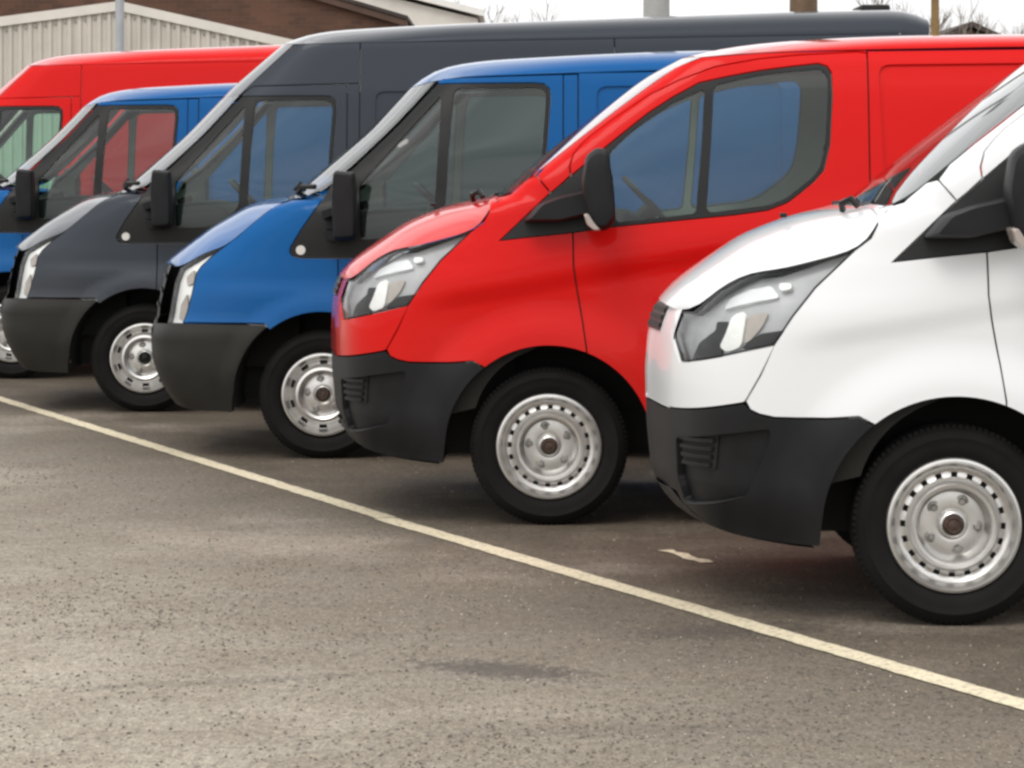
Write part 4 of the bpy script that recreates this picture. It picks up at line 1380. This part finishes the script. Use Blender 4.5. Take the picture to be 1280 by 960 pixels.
# ------------------------------------------------------------------ posts
M_GALV = simple('galvanised_steel', (.36, .39, .41), .5, .4, var=.12, vscale=4)
M_CONC = simple('grey_post_paint', (.36, .37, .36), .7, var=.12, vscale=3)
M_WOOD = simple('creosoted_timber', (.13, .085, .05), .85, var=.3, vscale=6)
M_WOOD2 = simple('ochre_timber', (.23, .145, .055), .8, var=.25, vscale=6)
def post(name, label, cat, x, y, r0, r1, h, m, head=None):
    root = empty(name, (x, y, 0))
    tag(root, label, cat)
    bm = bmesh.new()
    add_tube(bm, [(0, 0, 0), (0, 0, h * .5), (0, 0, h)], [r0, (r0 + r1) / 2, r1], 16)
    bm_obj('pole', bm, m, root, smooth=True, angle=40)
    box('base', (-r0 * 1.7, -r0 * 1.7, 0), (r0 * 1.7, r0 * 1.7, .12), m, root, .01)
    if head == 'lamp':
        bm = bmesh.new()
        add_tube(bm, [(0, 0, h - .1), (.15, 0, h + .15), (.7, 0, h + .25)], .035, 8)
        bm_obj('arm', bm, m, root, smooth=True, angle=40)
        box('lamp_head', (.65, -.14, h + .17), (1.25, .14, h + .30), M_GALV, root, .03)
    if head == 'cross':
        box('cross_arm', (-.8, -.05, h - .6), (.8, .05, h - .48), m, root, .01)
        for k in (-.65, -.3, .3, .65):
            box('insulator', (k - .03, -.03, h - .479), (k + .03, .03, h - .36), M_PALE, root, .01)
    if head == 'flood':
        box('floodlight_bar', (-.7, -.06, h), (.7, .06, h + .1), m, root, .01)
        for k in (-.5, .5):
            box('floodlight', (k - .2, -.2, h + .102), (k + .2, .1, h + .4), M_GALV, root, .03)
    return root
post('lamp_post', 'slim pale grey lamp post in front of the cream shed', 'lamp post', -3.87, 30.0, .046, .042, 6.5, M_GALV, 'lamp')
post('floodlight_mast', 'thick grey post behind the roof of the dark grey van', 'post', 1.71, 36.0, .16, .15, 8.0, M_CONC, 'flood')
post('telegraph_pole', 'thick brown timber pole behind the middle of the grey van roof', 'pole', 3.26, 34.0, .165, .14, 8.5, M_WOOD, 'cross')
post('timber_post', 'thin ochre timber post beside the rear end of the grey van roof', 'post', 4.87, 35.0, .05, .044, 5.5, M_WOOD2)

# ------------------------------------------------------------------ bare trees
M_BARK = simple('winter_bark', (.20, .17, .14), .9, var=.25, vscale=5)
def bare_tree(x, y, h, label, seed):
    rnd = random.Random(seed)
    root = empty('bare_tree', (x, y, 0))
    tag(root, label, 'tree', 'bare trees beyond the yard')
    bm = bmesh.new()
    tips = []
    th = h * .38
    add_tube(bm, [(0, 0, 0), (.05, 0, th * .5), (0, .05, th)], [h * .028, h * .022, h * .016], 8)
    bm_obj('trunk', bm, M_BARK, root, smooth=True)
    bm = bmesh.new()
    def grow(p, d, ln, r, lev):
        q = p + d * ln * .5 + Vector((rnd.uniform(-1, 1), rnd.uniform(-1, 1), 0)) * ln * .06
        e = p + d * ln + Vector((rnd.uniform(-1, 1), rnd.uniform(-1, 1), rnd.uniform(0, 1))) * ln * .1
        add_tube(bm, [p, q, e], [r, r * .8, r * .55], 5 if lev < 2 else 4, cap=False)
        if lev >= 4:
            return
        for _ in range(3 if lev < 3 else 4):
            nd = (d + Vector((rnd.uniform(-1, 1), rnd.uniform(-1, 1), rnd.uniform(-.25, .8))) * .75).normalized()
            st = p.lerp(e, rnd.uniform(.45, 1))
            grow(st, nd, ln * rnd.uniform(.6, .78), max(r * .55, .006), lev + 1)
    for k in range(5):
        a = 2 * PI * k / 5 + rnd.random()
        grow(Vector((0, 0, th * rnd.uniform(.75, 1))), Vector((math.cos(a) * .55, math.sin(a) * .55, .83)).normalized(), h * .22, h * .010, 0)
    o = bm_obj('crown', bm, M_BARK, root)
bare_tree(-.40, 90, 7.6, 'bare tree twigs left of the thick grey post', 3)
bare_tree(9.2, 70, 6.6, 'bare tree behind the rear end of the grey van roof', 5)
bare_tree(14.4, 90, 7.0, 'bare tree rising beside the distant gable at the far right', 9)

# ------------------------------------------------------------------ loose grit on the yard
M_CHIPD = simple('dark_stone_chip', (.14, .118, .096), .85, var=.4, vscale=30)
M_CHIPP = simple('pale_stone_chip', (.40, .35, .285), .85, var=.25, vscale=30)
def grit(name, n, m, label, seed, rmin, rmax, dens):
    rs = np.random.RandomState(seed)
    V, F = [], []
    base = np.array([(1, 0, 0), (-1, 0, 0), (0, 1, 0), (0, -1, 0), (0, 0, 1), (0, 0, -.6)], float)
    fs = [(0, 2, 4), (2, 1, 4), (1, 3, 4), (3, 0, 4), (2, 0, 5), (1, 2, 5), (3, 1, 5), (0, 3, 5)]
    ph = rs.uniform(0, 6, 6)
    k = 0
    while k < n:
        x, y = rs.uniform(-2.6, 2.4), 7.0 + 9.0 * rs.rand() ** 1.5
        d = LINE_N[0] * x + LINE_N[1] * y - LINE_C
        c = .5 + .5 * math.sin(1.7 * x + ph[0] + math.sin(2.1 * y + ph[1])) * math.sin(1.1 * y + ph[2] + math.sin(1.3 * x + ph[3]))
        pr = dens * c ** 3 + .07
        if y < 9.2:
            pr += .12
        if d < .1:
            pr *= .22
        if abs(d) < .09 or rs.rand() > pr:
            continue
        r = rmin + (rmax - rmin) * rs.rand() ** 3
        a = rs.uniform(0, 6.28)
        p = base * (r * rs.uniform(.6, 1.2, (6, 1))) * np.array([1, 1, .8])
        ca, sa = math.cos(a), math.sin(a)
        q = np.stack([p[:, 0] * ca - p[:, 1] * sa + x, p[:, 0] * sa + p[:, 1] * ca + y, p[:, 2] + r * .25], 1)
        b = len(V)
        V += [tuple(t) for t in q]
        F += [(b + f[0], b + f[1], b + f[2]) for f in fs]
        k += 1
    me = bpy.data.meshes.new(name)
    me.from_pydata(V, [], F)
    tag(link(name, me, m), label, kind='stuff')
grit('dark_grit', 12000, M_CHIPD, 'dark stone chips scattered over the driven tarmac', 3, .002, .0075, .75)
grit('pale_grit', 5000, M_CHIPP, 'pale stone chips scattered over the driven tarmac', 8, .002, .006, .6)
